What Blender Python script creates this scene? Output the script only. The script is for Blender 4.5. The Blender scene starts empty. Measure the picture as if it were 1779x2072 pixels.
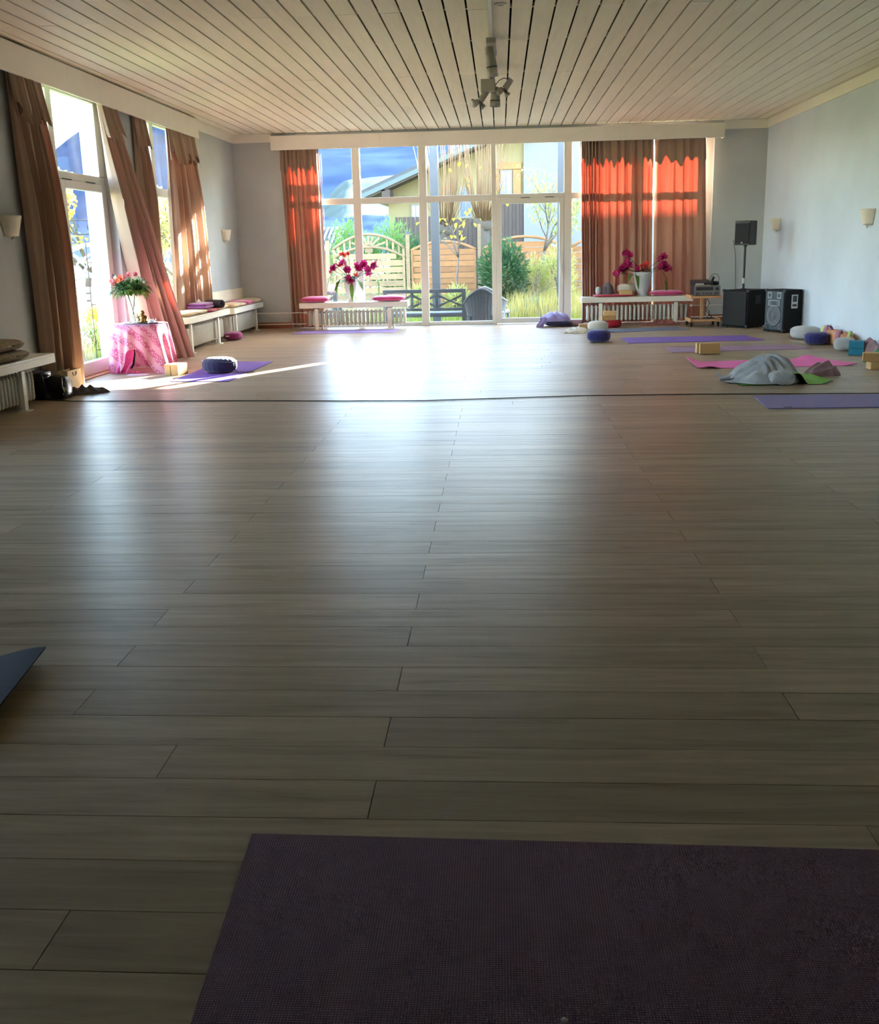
import bpy, bmesh, math, random
import numpy as np
from mathutils import Vector, Matrix, Euler, noise

scene = bpy.context.scene
COL = scene.collection
rnd = random.Random(7)
PI = math.pi

# ------------------------------------------------------------------ camera
YAW, PITCH, ROLL, FPX, EYE = 0.06425, 0.232587, 0.022814, 2008.0, 1.30
cam_d = bpy.data.cameras.new('camera')
cam = bpy.data.objects.new('camera', cam_d)
COL.objects.link(cam)
fw = Vector((-math.sin(YAW) * math.cos(PITCH), math.cos(YAW) * math.cos(PITCH), -math.sin(PITCH)))
rt0 = Vector((math.cos(YAW), math.sin(YAW), 0))
dn0 = -rt0.cross(fw)
rt = rt0 * math.cos(ROLL) + dn0 * math.sin(ROLL)
up = -(-rt0 * math.sin(ROLL) + dn0 * math.cos(ROLL))
cam.matrix_world = Matrix(((rt.x, up.x, -fw.x, 0), (rt.y, up.y, -fw.y, 0), (rt.z, up.z, -fw.z, EYE), (0, 0, 0, 1)))
cam_d.sensor_fit = 'HORIZONTAL'
cam_d.sensor_width = 36.0
cam_d.lens = 36.0 * FPX / 1779.0
cam_d.shift_y = (975.0 - 1036.0) / 1779.0
cam_d.clip_end = 6000
scene.camera = cam

# ------------------------------------------------------------------ sky, sun, exposure
SUN_EL = math.radians(18.3)
SUN_DIR = Vector((0.523, 0.852, 0)).normalized() * math.cos(SUN_EL) + Vector((0, 0, math.sin(SUN_EL)))
w = bpy.data.worlds.new('world'); scene.world = w
w.use_nodes = True
nt = w.node_tree; nt.nodes.clear()
sky = nt.nodes.new('ShaderNodeTexSky')
sky.sky_type = 'NISHITA'
sky.sun_disc = False
sky.sun_elevation = SUN_EL
sky.sun_rotation = math.atan2(SUN_DIR.x, SUN_DIR.y)
sky.altitude = 700
sky.air_density = 1.0
sky.dust_density = 1.0
sky.ozone_density = 1.0
bg = nt.nodes.new('ShaderNodeBackground'); bg.inputs['Strength'].default_value = 0.60
wo = nt.nodes.new('ShaderNodeOutputWorld')
nt.links.new(sky.outputs[0], bg.inputs['Color']); nt.links.new(bg.outputs[0], wo.inputs['Surface'])
sun_d = bpy.data.lights.new('sun', 'SUN'); sun_d.energy = 29.0; sun_d.angle = math.radians(0.6)
sun_d.color = (1.0, 0.99, 0.97)
sun = bpy.data.objects.new('sun', sun_d); COL.objects.link(sun)
sun.rotation_euler = SUN_DIR.to_track_quat('Z', 'Y').to_euler()
scene.view_settings.view_transform = 'Standard'
scene.view_settings.look = 'None'
scene.view_settings.gamma = 1.0
scene.view_settings.use_curve_mapping = False
scene.view_settings.exposure = 3.10
cy = scene.cycles
cy.max_bounces = 7; cy.diffuse_bounces = 5; cy.glossy_bounces = 2; cy.transparent_max_bounces = 12; cy.caustics_reflective = False; cy.caustics_refractive = False; cy.adaptive_threshold = 0.07

# ------------------------------------------------------------------ helpers
def lin(r, g, b):
    f = lambda c: (c / 255 / 12.92) if c / 255 <= 0.04045 else ((c / 255 + 0.055) / 1.055) ** 2.4
    return (f(r), f(g), f(b), 1)

MATS = {}
def mat(name, col, rough=0.6, var=0.0, vs=6.0, bump=0.0, bs=60.0, spec=0.5, metal=0.0, stretch=(1, 1, 1), trans=0.0, tcol=None, sheen=0.0, objvar=0.0):
    m = bpy.data.materials.new(name); m.use_nodes = True
    t = m.node_tree; n = t.nodes; p = n['Principled BSDF']
    col = lin(*col)
    p.inputs['Roughness'].default_value = rough
    p.inputs['Specular IOR Level'].default_value = spec
    p.inputs['Metallic'].default_value = metal
    p.inputs['Sheen Weight'].default_value = sheen
    geo = n.new('ShaderNodeNewGeometry'); mp = n.new('ShaderNodeMapping')
    mp.inputs['Scale'].default_value = stretch
    t.links.new(geo.outputs['Position'], mp.inputs['Vector'])
    if var or objvar:
        nz = n.new('ShaderNodeTexNoise'); nz.inputs['Scale'].default_value = vs; nz.inputs['Detail'].default_value = 5
        t.links.new(mp.outputs[0], nz.inputs['Vector'])
        fac = nz.outputs['Fac']
        if objvar:
            oi = n.new('ShaderNodeObjectInfo')
            ad = n.new('ShaderNodeMath'); ad.operation = 'MULTIPLY_ADD'
            t.links.new(oi.outputs['Random'], ad.inputs[0]); ad.inputs[1].default_value = objvar
            a2 = n.new('ShaderNodeMath'); a2.operation = 'SUBTRACT'; t.links.new(nz.outputs['Fac'], a2.inputs[0]); a2.inputs[1].default_value = objvar / 2
            t.links.new(a2.outputs[0], ad.inputs[2]); fac = ad.outputs[0]
        rp = n.new('ShaderNodeValToRGB')
        rp.color_ramp.elements[0].position = 0.25; rp.color_ramp.elements[1].position = 0.75
        rp.color_ramp.elements[0].color = tuple(min(1, c * (1 - var)) for c in col[:3]) + (1,)
        rp.color_ramp.elements[1].color = tuple(min(1, c * (1 + var)) for c in col[:3]) + (1,)
        t.links.new(fac, rp.inputs['Fac']); t.links.new(rp.outputs['Color'], p.inputs['Base Color'])
    else:
        p.inputs['Base Color'].default_value = col
    if bump:
        nb = n.new('ShaderNodeTexNoise'); nb.inputs['Scale'].default_value = bs; nb.inputs['Detail'].default_value = 3
        bp = n.new('ShaderNodeBump'); bp.inputs['Strength'].default_value = bump; bp.inputs['Distance'].default_value = 0.01
        t.links.new(mp.outputs[0], nb.inputs['Vector'])
        t.links.new(nb.outputs['Fac'], bp.inputs['Height']); t.links.new(bp.outputs[0], p.inputs['Normal'])
    if trans:
        tr = n.new('ShaderNodeBsdfTranslucent'); tr.inputs['Color'].default_value = lin(*(tcol or (200, 200, 200)))
        mx = n.new('ShaderNodeMixShader'); mx.inputs[0].default_value = trans
        out = n['Material Output']
        t.links.new(p.outputs[0], mx.inputs[1]); t.links.new(tr.outputs[0], mx.inputs[2]); t.links.new(mx.outputs[0], out.inputs['Surface'])
    MATS[name] = m
    return m

class B:
    """collects vertices and faces of one mesh"""
    def __init__(s): s.v = []; s.f = []
    def add(s, vs, fs):
        o = len(s.v); s.v += [tuple(p) for p in vs]; s.f += [tuple(i + o for i in q) for q in fs]; return s
    def box(s, x0, x1, y0, y1, z0, z1):
        return s.add([(x0, y0, z0), (x1, y0, z0), (x1, y1, z0), (x0, y1, z0), (x0, y0, z1), (x1, y0, z1), (x1, y1, z1), (x0, y1, z1)],
                     [(0, 3, 2, 1), (4, 5, 6, 7), (0, 1, 5, 4), (1, 2, 6, 5), (2, 3, 7, 6), (3, 0, 4, 7)])
    def obox(s, c, size, rot=(0, 0, 0)):
        m = Euler(rot).to_matrix(); hx, hy, hz = size[0] / 2, size[1] / 2, size[2] / 2
        P = [Vector(c) + m @ Vector((a * hx, b * hy, d * hz)) for d in (-1, 1) for a, b in ((-1, -1), (1, -1), (1, 1), (-1, 1))]
        return s.add(P, [(0, 3, 2, 1), (4, 5, 6, 7), (0, 1, 5, 4), (1, 2, 6, 5), (2, 3, 7, 6), (3, 0, 4, 7)])
    def bar(s, p, q, wd, th, upv=(0, 0, 1)):
        p = Vector(p); q = Vector(q); d = (q - p).normalized(); u = Vector(upv)
        a = d.cross(u)
        if a.length < 1e-5: a = d.cross(Vector((1, 0, 0)))
        a.normalize(); b = a.cross(d).normalized()
        P = [e + a * (i * wd / 2) + b * (j * th / 2) for e in (p, q) for i, j in ((-1, -1), (1, -1), (1, 1), (-1, 1))]
        return s.add(P, [(0, 1, 2, 3), (7, 6, 5, 4), (0, 4, 5, 1), (1, 5, 6, 2), (2, 6, 7, 3), (3, 7, 4, 0)])
    def cyl(s, p, q, r, r2=None, n=12, caps=True):
        p = Vector(p); q = Vector(q); r2 = r if r2 is None else r2
        d = (q - p).normalized(); a = d.orthogonal().normalized(); b = d.cross(a)
        P = [e + (a * math.cos(2 * PI * k / n) + b * math.sin(2 * PI * k / n)) * rr for e, rr in ((p, r), (q, r2)) for k in range(n)]
        F = [(k, (k + 1) % n, n + (k + 1) % n, n + k) for k in range(n)]
        if caps: F += [tuple(range(n - 1, -1, -1)), tuple(range(n, 2 * n))]
        return s.add(P, F)
    def lathe(s, prof, c=(0, 0, 0), n=24, fr=None, sx=1, sy=1):
        P = []; m = len(prof)
        for k in range(n):
            a = 2 * PI * k / n
            for r, z in prof:
                q = r * (fr(a, z) if fr else 1)
                P.append((c[0] + q * math.cos(a) * sx, c[1] + q * math.sin(a) * sy, c[2] + z))
        F = []
        for k in range(n):
            k2 = (k + 1) % n
            for j in range(m - 1):
                F.append((k * m + j, k2 * m + j, k2 * m + j + 1, k * m + j + 1))
        return s.add(P, F)
    def tube(s, pts, r, n=6, taper=None):
        pts = [Vector(p) for p in pts]; L = len(pts); P = []
        for i, p in enumerate(pts):
            d = (pts[min(i + 1, L - 1)] - pts[max(i - 1, 0)])
            d = d.normalized() if d.length > 1e-9 else Vector((0, 0, 1))
            a = d.cross(Vector((0.31, 0.17, 0.94)))
            if a.length < 1e-4: a = d.cross(Vector((1, 0, 0)))
            a.normalize(); b = d.cross(a)
            rr = r if taper is None else r + (taper - r) * i / (L - 1)
            for k in range(n):
                P.append(p + (a * math.cos(2 * PI * k / n) + b * math.sin(2 * PI * k / n)) * rr)
        F = [(i * n + k, i * n + (k + 1) % n, (i + 1) * n + (k + 1) % n, (i + 1) * n + k) for i in range(L - 1) for k in range(n)]
        F += [tuple(range(n - 1, -1, -1)), tuple((L - 1) * n + k for k in range(n))]
        return s.add(P, F)
    def grid(s, fn, nu, nv):
        P = [fn(i / nu, j / nv) for j in range(nv + 1) for i in range(nu + 1)]
        F = [(j * (nu + 1) + i, j * (nu + 1) + i + 1, (j + 1) * (nu + 1) + i + 1, (j + 1) * (nu + 1) + i) for j in range(nv) for i in range(nu)]
        return s.add(P, F)
    def prism_xz(s, poly, y0, y1):
        n = len(poly)
        P = [(x, y0, z) for x, z in poly] + [(x, y1, z) for x, z in poly]
        F = [tuple(range(n)), tuple(range(2 * n - 1, n - 1, -1))] + [(k, n + k, n + (k + 1) % n, (k + 1) % n) for k in range(n)]
        return s.add(P, F)
    def prism_xy(s, poly, z0, z1):
        n = len(poly)
        P = [(x, y, z0) for x, y in poly] + [(x, y, z1) for x, y in poly]
        F = [tuple(range(n - 1, -1, -1)), tuple(range(n, 2 * n))] + [(k, (k + 1) % n, n + (k + 1) % n, n + k) for k in range(n)]
        return s.add(P, F)
    def sell(s, c, size, e1=0.6, e2=0.6, nu=28, nv=14, fn=None):
        """super-ellipsoid: cushions, pads"""
        pw = lambda x, e: math.copysign(abs(x) ** e, x)
        def g(u, v):
            a = -PI / 2 + PI * v; b = -PI + 2 * PI * u
            p = Vector((pw(math.cos(a), e1) * pw(math.cos(b), e2) * size[0] / 2, pw(math.cos(a), e1) * pw(math.sin(b), e2) * size[1] / 2, pw(math.sin(a), e1) * size[2] / 2))
            if fn: p = fn(p)
            return Vector(c) + p
        return s.grid(g, nu, nv)
    def shift(s, d):
        s.v = [(p[0] + d[0], p[1] + d[1], p[2] + d[2]) for p in s.v]; return s
    def rot(s, e, c=(0, 0, 0)):
        m = Euler(e).to_matrix(); c = Vector(c)
        s.v = [tuple(c + m @ (Vector(p) - c)) for p in s.v]; return s
    def mesh(s, name):
        me = bpy.data.meshes.new(name); me.from_pydata(s.v, [], s.f); me.update(); return me

def ob(name, data, m=None, parent=None, smooth=False, bevel=0.0, sub=0, loc=None, rot=None, weld=False, solid=0.0, segs=2):
    """data: B or an existing mesh; links ONE object"""
    me = data.mesh(name) if isinstance(data, B) else data
    if m is not None and not me.materials: me.materials.append(MATS[m] if isinstance(m, str) else m)
    if isinstance(data, B):
        if weld or True:
            bm = bmesh.new(); bm.from_mesh(me)
            if weld: bmesh.ops.remove_doubles(bm, verts=bm.verts, dist=1e-5)
            bmesh.ops.recalc_face_normals(bm, faces=bm.faces)
            bm.to_mesh(me); bm.free()
        if smooth: me.shade_smooth()
    o = bpy.data.objects.new(name, me); COL.objects.link(o)
    if parent is not None: o.parent = parent
    if loc is not None: o.location = loc
    if rot is not None: o.rotation_euler = rot
    if bevel:
        mo = o.modifiers.new('bevel', 'BEVEL'); mo.width = bevel; mo.segments = segs; mo.limit_method = 'ANGLE'; mo.angle_limit = 0.7
    if solid:
        mo = o.modifiers.new('solid', 'SOLIDIFY'); mo.thickness = solid; mo.offset = 0
    if sub:
        mo = o.modifiers.new('sub', 'SUBSURF'); mo.levels = sub; mo.render_levels = sub
    return o
def tag(o, label=None, cat=None, group=None, kind=None):
    if label: o['label'] = label
    if cat: o['category'] = cat
    if group: o['group'] = group
    if kind: o['kind'] = kind
    return o
def thing(name, label, cat, loc=(0, 0, 0), rz=0.0, group=None):
    o = bpy.data.objects.new(name, None); COL.objects.link(o)
    o.empty_display_size = 0.05
    o.location = loc; o.rotation_euler = (0, 0, rz)
    return tag(o, label, cat, group)
def struct(name, b=None, m=None, label=None, loc=(0, 0, 0), **k):
    if b is None:
        o = bpy.data.objects.new(name, None); COL.objects.link(o); o.location = loc; o.empty_display_size = 0.05
    else: o = ob(name, b, m, **k)
    return tag(o, label, None, None, 'structure')
def copy_tree(o, parent=None):
    c = o.copy(); COL.objects.link(c); c.parent = parent
    for ch in [x for x in KIDS(o)]: copy_tree(ch, c)
    return c
def KIDS(o): return [x for x in bpy.data.objects if x.parent is o]
def fbm(x, y, z=0.0): return noise.noise((x, y, z)) + 0.5 * noise.noise((2.1 * x, 2.1 * y, 2.1 * z + 5)) + 0.25 * noise.noise((4.3 * x, 4.3 * y, 4.3 * z + 9))
def sm(a, b, x):
    t = max(0, min(1, (x - a) / (b - a))); return t * t * (3 - 2 * t)

# ------------------------------------------------------------------ materials
mat('plaster', (190, 193, 193), 0.9, var=0.09, vs=1.4, bump=0.25, bs=30, spec=0.2)
mat('plaster_right', (208, 217, 228), 0.9, var=0.07, vs=1.2, bump=0.25, bs=30, spec=0.2)
mat('board', (246, 236, 212), 0.55, var=0.05, vs=3, stretch=(8, 0.6, 8), bump=0.1, bs=20, spec=0.35, objvar=0.5)
mat('void', (14, 11, 9), 0.9)
mat('paint_white', (240, 234, 220), 0.45, var=0.03, vs=4, spec=0.4)
mat('frame_white', (228, 222, 212), 0.35, spec=0.5)
mat('gasket', (40, 40, 42), 0.6)
mat('outside_white', (150, 152, 156), 0.8)
mat('skirting', (150, 82, 46), 0.45, var=0.2, vs=4, stretch=(1, 8, 8))
mat('sill_wood', (214, 150, 100), 0.4, var=0.12, vs=6, stretch=(8, 1, 8))
mat('radiator', (222, 217, 205), 0.35, spec=0.5)
mat('metal_white', (225, 222, 214), 0.3)
mat('steel', (150, 148, 145), 0.3, metal=0.9)
mat('black_plastic', (22, 22, 24), 0.45)
mat('black_carpet', (17, 17, 19), 0.95, bump=0.4, bs=400)
mat('grille', (28, 29, 30), 0.7, var=0.25, vs=3, bump=0.5, bs=500)
mat('dark_metal', (48, 42, 46), 0.4, metal=0.5)
mat('amp_silver', (138, 134, 130), 0.35, metal=0.7)
mat('amp_dark', (60, 58, 58), 0.4, metal=0.5)
mat('cone', (98, 102, 108), 0.6, spec=0.3)
mat('cone_ring', (128, 132, 138), 0.4)
mat('baffle', (52, 62, 72), 0.6)
mat('sticker', (205, 205, 200), 0.6)
mat('sticker_dark', (70, 70, 70), 0.6)
mat('beech', (214, 160, 112), 0.45, var=0.12, vs=5, stretch=(1, 6, 6))
mat('cork', (196, 152, 98), 0.8, var=0.16, vs=90, bump=0.2, bs=200)
mat('cork_light', (216, 176, 118), 0.8, var=0.12, vs=90, bump=0.2, bs=200)
mat('navy', (44, 38, 104), 0.9, var=0.25, vs=30, bump=0.3, bs=200, sheen=0.3)
mat('navy_dark', (34, 30, 66), 0.9, var=0.2, vs=30, bump=0.3, bs=200, sheen=0.3)
mat('natural_cotton', (206, 198, 182), 0.9, var=0.06, vs=20, bump=0.25, bs=200, sheen=0.2)
mat('grey_cotton', (178, 176, 174), 0.9, var=0.06, vs=20, bump=0.25, bs=200, sheen=0.2)
mat('beige_pad', (214, 192, 154), 0.9, var=0.08, vs=14, bump=0.25, bs=200, sheen=0.2)
mat('red_fabric', (170, 18, 46), 0.85, var=0.15, vs=20, bump=0.2, bs=150)
mat('crimson_pad', (196, 20, 72), 0.8, var=0.15, vs=20, bump=0.2, bs=150, sheen=0.4)
mat('pink_velvet', (226, 84, 150), 0.8, var=0.2, vs=10, bump=0.2, bs=150, sheen=0.5)
mat('magenta', (150, 38, 104), 0.9, var=0.15, vs=20, bump=0.25, bs=200, sheen=0.3)
mat('plum', (126, 52, 124), 0.9, var=0.18, vs=12, bump=0.25, bs=150, sheen=0.3)
mat('lavender', (160, 146, 200), 0.95, var=0.12, vs=16, bump=0.4, bs=160, sheen=0.4)
mat('mauve_cloth', (150, 112, 116), 0.95, var=0.14, vs=14, bump=0.4, bs=160, sheen=0.3)
mat('grey_fleece', (188, 188, 194), 0.95, var=0.12, vs=16, bump=0.5, bs=160, sheen=0.5)
mat('white_fabric', (232, 226, 216), 0.9, bump=0.2, bs=100)
mat('cream_knit', (208, 196, 172), 0.95, var=0.35, vs=26, bump=0.6, bs=90)
mat('patterned', (150, 132, 106), 0.9, var=0.35, vs=34, bump=0.2, bs=150)
mat('scarf', (104, 94, 100), 0.9, var=0.2, vs=18, bump=0.3, bs=150)
mat('rust_cloth', (150, 92, 84), 0.9, var=0.3, vs=22, bump=0.3, bs=150)
mat('purple_mat', (124, 88, 164), 0.75, var=0.05, vs=40, bump=0.25, bs=300, spec=0.3)
mat('violet_mat', (138, 124, 170), 0.7, var=0.05, vs=40, bump=0.25, bs=300, spec=0.3)
mat('lilac_mat', (168, 142, 206), 0.7, var=0.05, vs=40, bump=0.25, bs=300, spec=0.3)
mat('mauve_mat', (158, 122, 144), 0.7, var=0.05, vs=40, bump=0.25, bs=300, spec=0.3)
mat('pink_mat', (240, 112, 176), 0.65, var=0.05, vs=40, bump=0.2, bs=300, spec=0.3)
mat('green_mat', (116, 172, 60), 0.65, var=0.06, vs=40, bump=0.2, bs=300, spec=0.3)
mat('green_under', (34, 40, 30), 0.8)
mat('blue_mat', (108, 120, 136), 0.7, var=0.05, vs=40, bump=0.25, bs=300, spec=0.3)
mat('slate_mat', (54, 52, 64), 0.8, var=0.08, vs=40, bump=0.3, bs=300, spec=0.3)
mat('blue_foam', (40, 132, 160), 0.7, var=0.05, vs=30)
mat('green_cloth', (88, 146, 112), 0.9, var=0.15, vs=20)
mat('peach', (214, 152, 110), 0.9, var=0.08, vs=20)
mat('lime_strap', (196, 206, 130), 0.8)
mat('pink_strap', (176, 116, 140), 0.8)
mat('bag_black', (18, 20, 22), 0.4, var=0.3, vs=14, bump=0.5, bs=30)
mat('paper_bag', (206, 182, 150), 0.75, var=0.06, vs=6)
mat('paper', (226, 196, 208), 0.8)
mat('ceramic', (232, 228, 224), 0.2, spec=0.6)
mat('ceramic_matt', (206, 208, 210), 0.5, var=0.06, vs=14)
mat('bronze', (142, 100, 50), 0.35, metal=0.8, var=0.3, vs=40)
mat('leaf_dark', (44, 76, 42), 0.55, var=0.35, vs=26, trans=0.25, tcol=(90, 140, 50))
mat('leaf_mid', (70, 104, 52), 0.55, var=0.35, vs=26, trans=0.3, tcol=(130, 170, 60))
mat('stem_green', (54, 76, 42), 0.6)
mat('petal_magenta', (184, 30, 112), 0.6, var=0.3, vs=60, trans=0.25, tcol=(220, 60, 140))
mat('petal_coral', (226, 76, 76), 0.6, var=0.25, vs=60, trans=0.25, tcol=(250, 110, 90))
mat('petal_pink', (232, 160, 164), 0.6, var=0.15, vs=60, trans=0.25, tcol=(250, 180, 180))
mat('petal_orange', (232, 120, 84), 0.6, var=0.2, vs=60, trans=0.25, tcol=(250, 150, 110))
mat('petal_white', (226, 224, 206), 0.6, trans=0.25, tcol=(240, 240, 220))
mat('wall_lamp', (226, 214, 194), 0.5)
mat('cable', (16, 14, 14), 0.6)
mat('lens', (170, 170, 160), 0.15)
mat('lamp_grey', (176, 170, 160), 0.4)
mat('tray', (70, 62, 70), 0.3, metal=0.4)
# outdoors
mat('garden_wood', (124, 102, 74), 0.8, var=0.22, vs=5, stretch=(1, 6, 6), objvar=0.4)
mat('garden_wood_orange', (134, 92, 56), 0.8, var=0.2, vs=5, stretch=(1, 6, 6), objvar=0.4)
mat('slate_wood', (62, 66, 70), 0.7, var=0.1, vs=8)
mat('wicker', (70, 69, 70), 0.8, var=0.25, vs=60)
mat('wicker_light', (120, 118, 118), 0.8, var=0.1, vs=60)
mat('post_grey', (58, 62, 66), 0.7, var=0.1, vs=6)
mat('paving', (120, 116, 108), 0.85, var=0.15, vs=3, objvar=0.4)
mat('soil', (124, 112, 70), 0.95, var=0.35, vs=3)
mat('lawn', (88, 104, 48), 0.95, var=0.3, vs=2.5)
mat('grass_blade', (96, 104, 48), 0.8, var=0.4, vs=5, trans=0.35, tcol=(190, 200, 80))
mat('meadow_blade', (110, 98, 56), 0.8, var=0.4, vs=4, trans=0.35, tcol=(220, 200, 110))
mat('conifer', (40, 66, 40), 0.8, var=0.4, vs=6, trans=0.2, tcol=(100, 150, 70))
mat('hedge_leaf', (66, 92, 48), 0.8, var=0.35, vs=5, trans=0.35, tcol=(150, 190, 90))
mat('yellow_leaf', (150, 130, 44), 0.8, var=0.3, vs=6, trans=0.4, tcol=(250, 220, 70))
mat('pale_leaf', (112, 112, 62), 0.8, var=0.3, vs=6, trans=0.4, tcol=(226, 226, 130))
mat('sage_leaf', (96, 104, 86), 0.8, var=0.3, vs=6, trans=0.3, tcol=(170, 190, 140))
mat('bark', (74, 62, 50), 0.9, var=0.25, vs=9)
mat('bark_pale', (92, 80, 70), 0.9, var=0.25, vs=9)
mat('shoot', (118, 86, 56), 0.8, var=0.2, vs=4)
mat('house_cream', (116, 102, 72), 0.9, var=0.05, vs=1)
mat('house_white', (106, 103, 102), 0.9, var=0.03, vs=1)
mat('timber_dark', (62, 48, 42), 0.85, var=0.2, vs=3, stretch=(6, 6, 1), objvar=0.4)
mat('roof_tile', (56, 56, 58), 0.8, var=0.2, vs=4)
mat('fascia', (70, 78, 78), 0.7)
mat('shutter', (140, 88, 44), 0.7, var=0.15, vs=8)
mat('house_glass', (70, 80, 94), 0.15)
mat('shed_roof', (130, 124, 118), 0.8)
mat('hazy_forest', (40, 52, 72), 1.0, var=0.35, vs=0.02, spec=0.0)  # blue of distance haze put into the base colour of the wooded slopes
mat('hill', (70, 76, 72), 1.0, var=0.22, vs=0.06, spec=0.0)
mat('planter', (200, 192, 176), 0.8)
mat('trunk_grey', (92, 90, 90), 0.9, var=0.2, vs=6)

def glass_mat():
    m = bpy.data.materials.new('pane_glass'); m.use_nodes = True
    t = m.node_tree; n = t.nodes; n.remove(n['Principled BSDF'])
    tr = n.new('ShaderNodeBsdfTransparent'); tr.inputs[0].default_value = (0.95, 0.97, 0.96, 1)
    gl = n.new('ShaderNodeBsdfGlossy'); gl.inputs['Roughness'].default_value = 0.02
    fr = n.new('ShaderNodeFresnel'); fr.inputs['IOR'].default_value = 1.45
    mx = n.new('ShaderNodeMixShader')
    geo = n.new('ShaderNodeNewGeometry'); mr = n.new('ShaderNodeMapRange'); mr.inputs['To Min'].default_value = 1.45; mr.inputs['To Max'].default_value = 1 / 1.45
    t.links.new(geo.outputs['Backfacing'], mr.inputs['Value']); t.links.new(mr.outputs[0], fr.inputs['IOR'])
    t.links.new(fr.outputs[0], mx.inputs[0]); t.links.new(tr.outputs[0], mx.inputs[1]); t.links.new(gl.outputs[0], mx.inputs[2])
    t.links.new(mx.outputs[0], n['Material Output'].inputs['Surface'])
    MATS['pane'] = m
glass_mat()
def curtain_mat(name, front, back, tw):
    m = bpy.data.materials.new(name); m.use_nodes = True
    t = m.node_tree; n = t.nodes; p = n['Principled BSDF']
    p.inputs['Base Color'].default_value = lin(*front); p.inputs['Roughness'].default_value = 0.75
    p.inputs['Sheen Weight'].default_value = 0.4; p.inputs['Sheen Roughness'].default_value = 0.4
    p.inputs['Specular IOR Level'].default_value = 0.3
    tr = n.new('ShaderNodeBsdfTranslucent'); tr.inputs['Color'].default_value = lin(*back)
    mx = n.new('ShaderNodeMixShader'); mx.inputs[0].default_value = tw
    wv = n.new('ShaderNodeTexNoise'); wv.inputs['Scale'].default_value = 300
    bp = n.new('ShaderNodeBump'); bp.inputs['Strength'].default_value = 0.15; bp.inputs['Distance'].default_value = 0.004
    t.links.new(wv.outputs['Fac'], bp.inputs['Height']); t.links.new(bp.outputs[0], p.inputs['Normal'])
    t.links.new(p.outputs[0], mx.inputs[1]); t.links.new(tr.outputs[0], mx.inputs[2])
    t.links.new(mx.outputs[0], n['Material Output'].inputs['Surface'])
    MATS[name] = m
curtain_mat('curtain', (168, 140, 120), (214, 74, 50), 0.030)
curtain_mat('flap', (164, 138, 118), (150, 60, 44), 0.01)
def floor_mat():
    m = bpy.data.materials.new('oak'); m.use_nodes = True
    t = m.node_tree; n = t.nodes; p = n['Principled BSDF']
    geo = n.new('ShaderNodeNewGeometry'); oi = n.new('ShaderNodeObjectInfo')
    sep = n.new('ShaderNodeSeparateXYZ'); t.links.new(geo.outputs['Position'], sep.inputs[0])
    add = n.new('ShaderNodeMath'); add.operation = 'ADD'
    t.links.new(oi.outputs['Random'], add.inputs[0]); t.links.new(geo.outputs['Random Per Island'], add.inputs[1])
    mul = n.new('ShaderNodeMath'); mul.operation = 'MULTIPLY'; mul.inputs[1].default_value = 37.0
    t.links.new(add.outputs[0], mul.inputs[0])
    cb = n.new('ShaderNodeCombineXYZ')
    mx_ = n.new('ShaderNodeMath'); mx_.operation = 'MULTIPLY_ADD'; mx_.inputs[1].default_value = 1.6
    t.links.new(sep.outputs['X'], mx_.inputs[0]); t.links.new(mul.outputs[0], mx_.inputs[2])
    my_ = n.new('ShaderNodeMath'); my_.operation = 'MULTIPLY'; my_.inputs[1].default_value = 22.0
    t.links.new(sep.outputs['Y'], my_.inputs[0])
    t.links.new(mx_.outputs[0], cb.inputs[0]); t.links.new(my_.outputs[0], cb.inputs[1]); t.links.new(mul.outputs[0], cb.inputs[2])
    g1 = n.new('ShaderNodeTexNoise'); g1.inputs['Scale'].default_value = 1.0; g1.inputs['Detail'].default_value = 7; g1.inputs['Roughness'].default_value = 0.65; g1.inputs['Distortion'].default_value = 0.6
    t.links.new(cb.outputs[0], g1.inputs['Vector'])
    r1 = n.new('ShaderNodeValToRGB')
    e = r1.color_ramp.elements; e[0].position = 0.22; e[1].position = 0.70
    e[0].color = lin(120, 101, 82); e[1].color = lin(184, 160, 132)
    el = e.new(0.40); el.color = lin(160, 138, 112)
    t.links.new(g1.outputs['Fac'], r1.inputs['Fac'])
    # per plank tone
    md = n.new('ShaderNodeMath'); md.operation = 'FRACT'; t.links.new(mul.outputs[0], md.inputs[0])
    mr = n.new('ShaderNodeMapRange'); mr.inputs['To Min'].default_value = 0.86; mr.inputs['To Max'].default_value = 1.10
    t.links.new(md.outputs[0], mr.inputs['Value'])
    vm = n.new('ShaderNodeVectorMath'); vm.operation = 'SCALE'
    t.links.new(r1.outputs['Color'], vm.inputs[0]); t.links.new(mr.outputs[0], vm.inputs['Scale'])
    t.links.new(vm.outputs[0], p.inputs['Base Color'])
    rr = n.new('ShaderNodeMapRange'); rr.inputs['To Min'].default_value = 0.38; rr.inputs['To Max'].default_value = 0.31
    t.links.new(g1.outputs['Fac'], rr.inputs['Value']); t.links.new(rr.outputs[0], p.inputs['Roughness'])
    p.inputs['Specular IOR Level'].default_value = 0.11
    bp = n.new('ShaderNodeBump'); bp.inputs['Strength'].default_value = 0.12; bp.inputs['Distance'].default_value = 0.002
    t.links.new(g1.outputs['Fac'], bp.inputs['Height']); t.links.new(bp.outputs[0], p.inputs['Normal'])
    MATS['oak'] = m
floor_mat()
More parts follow.
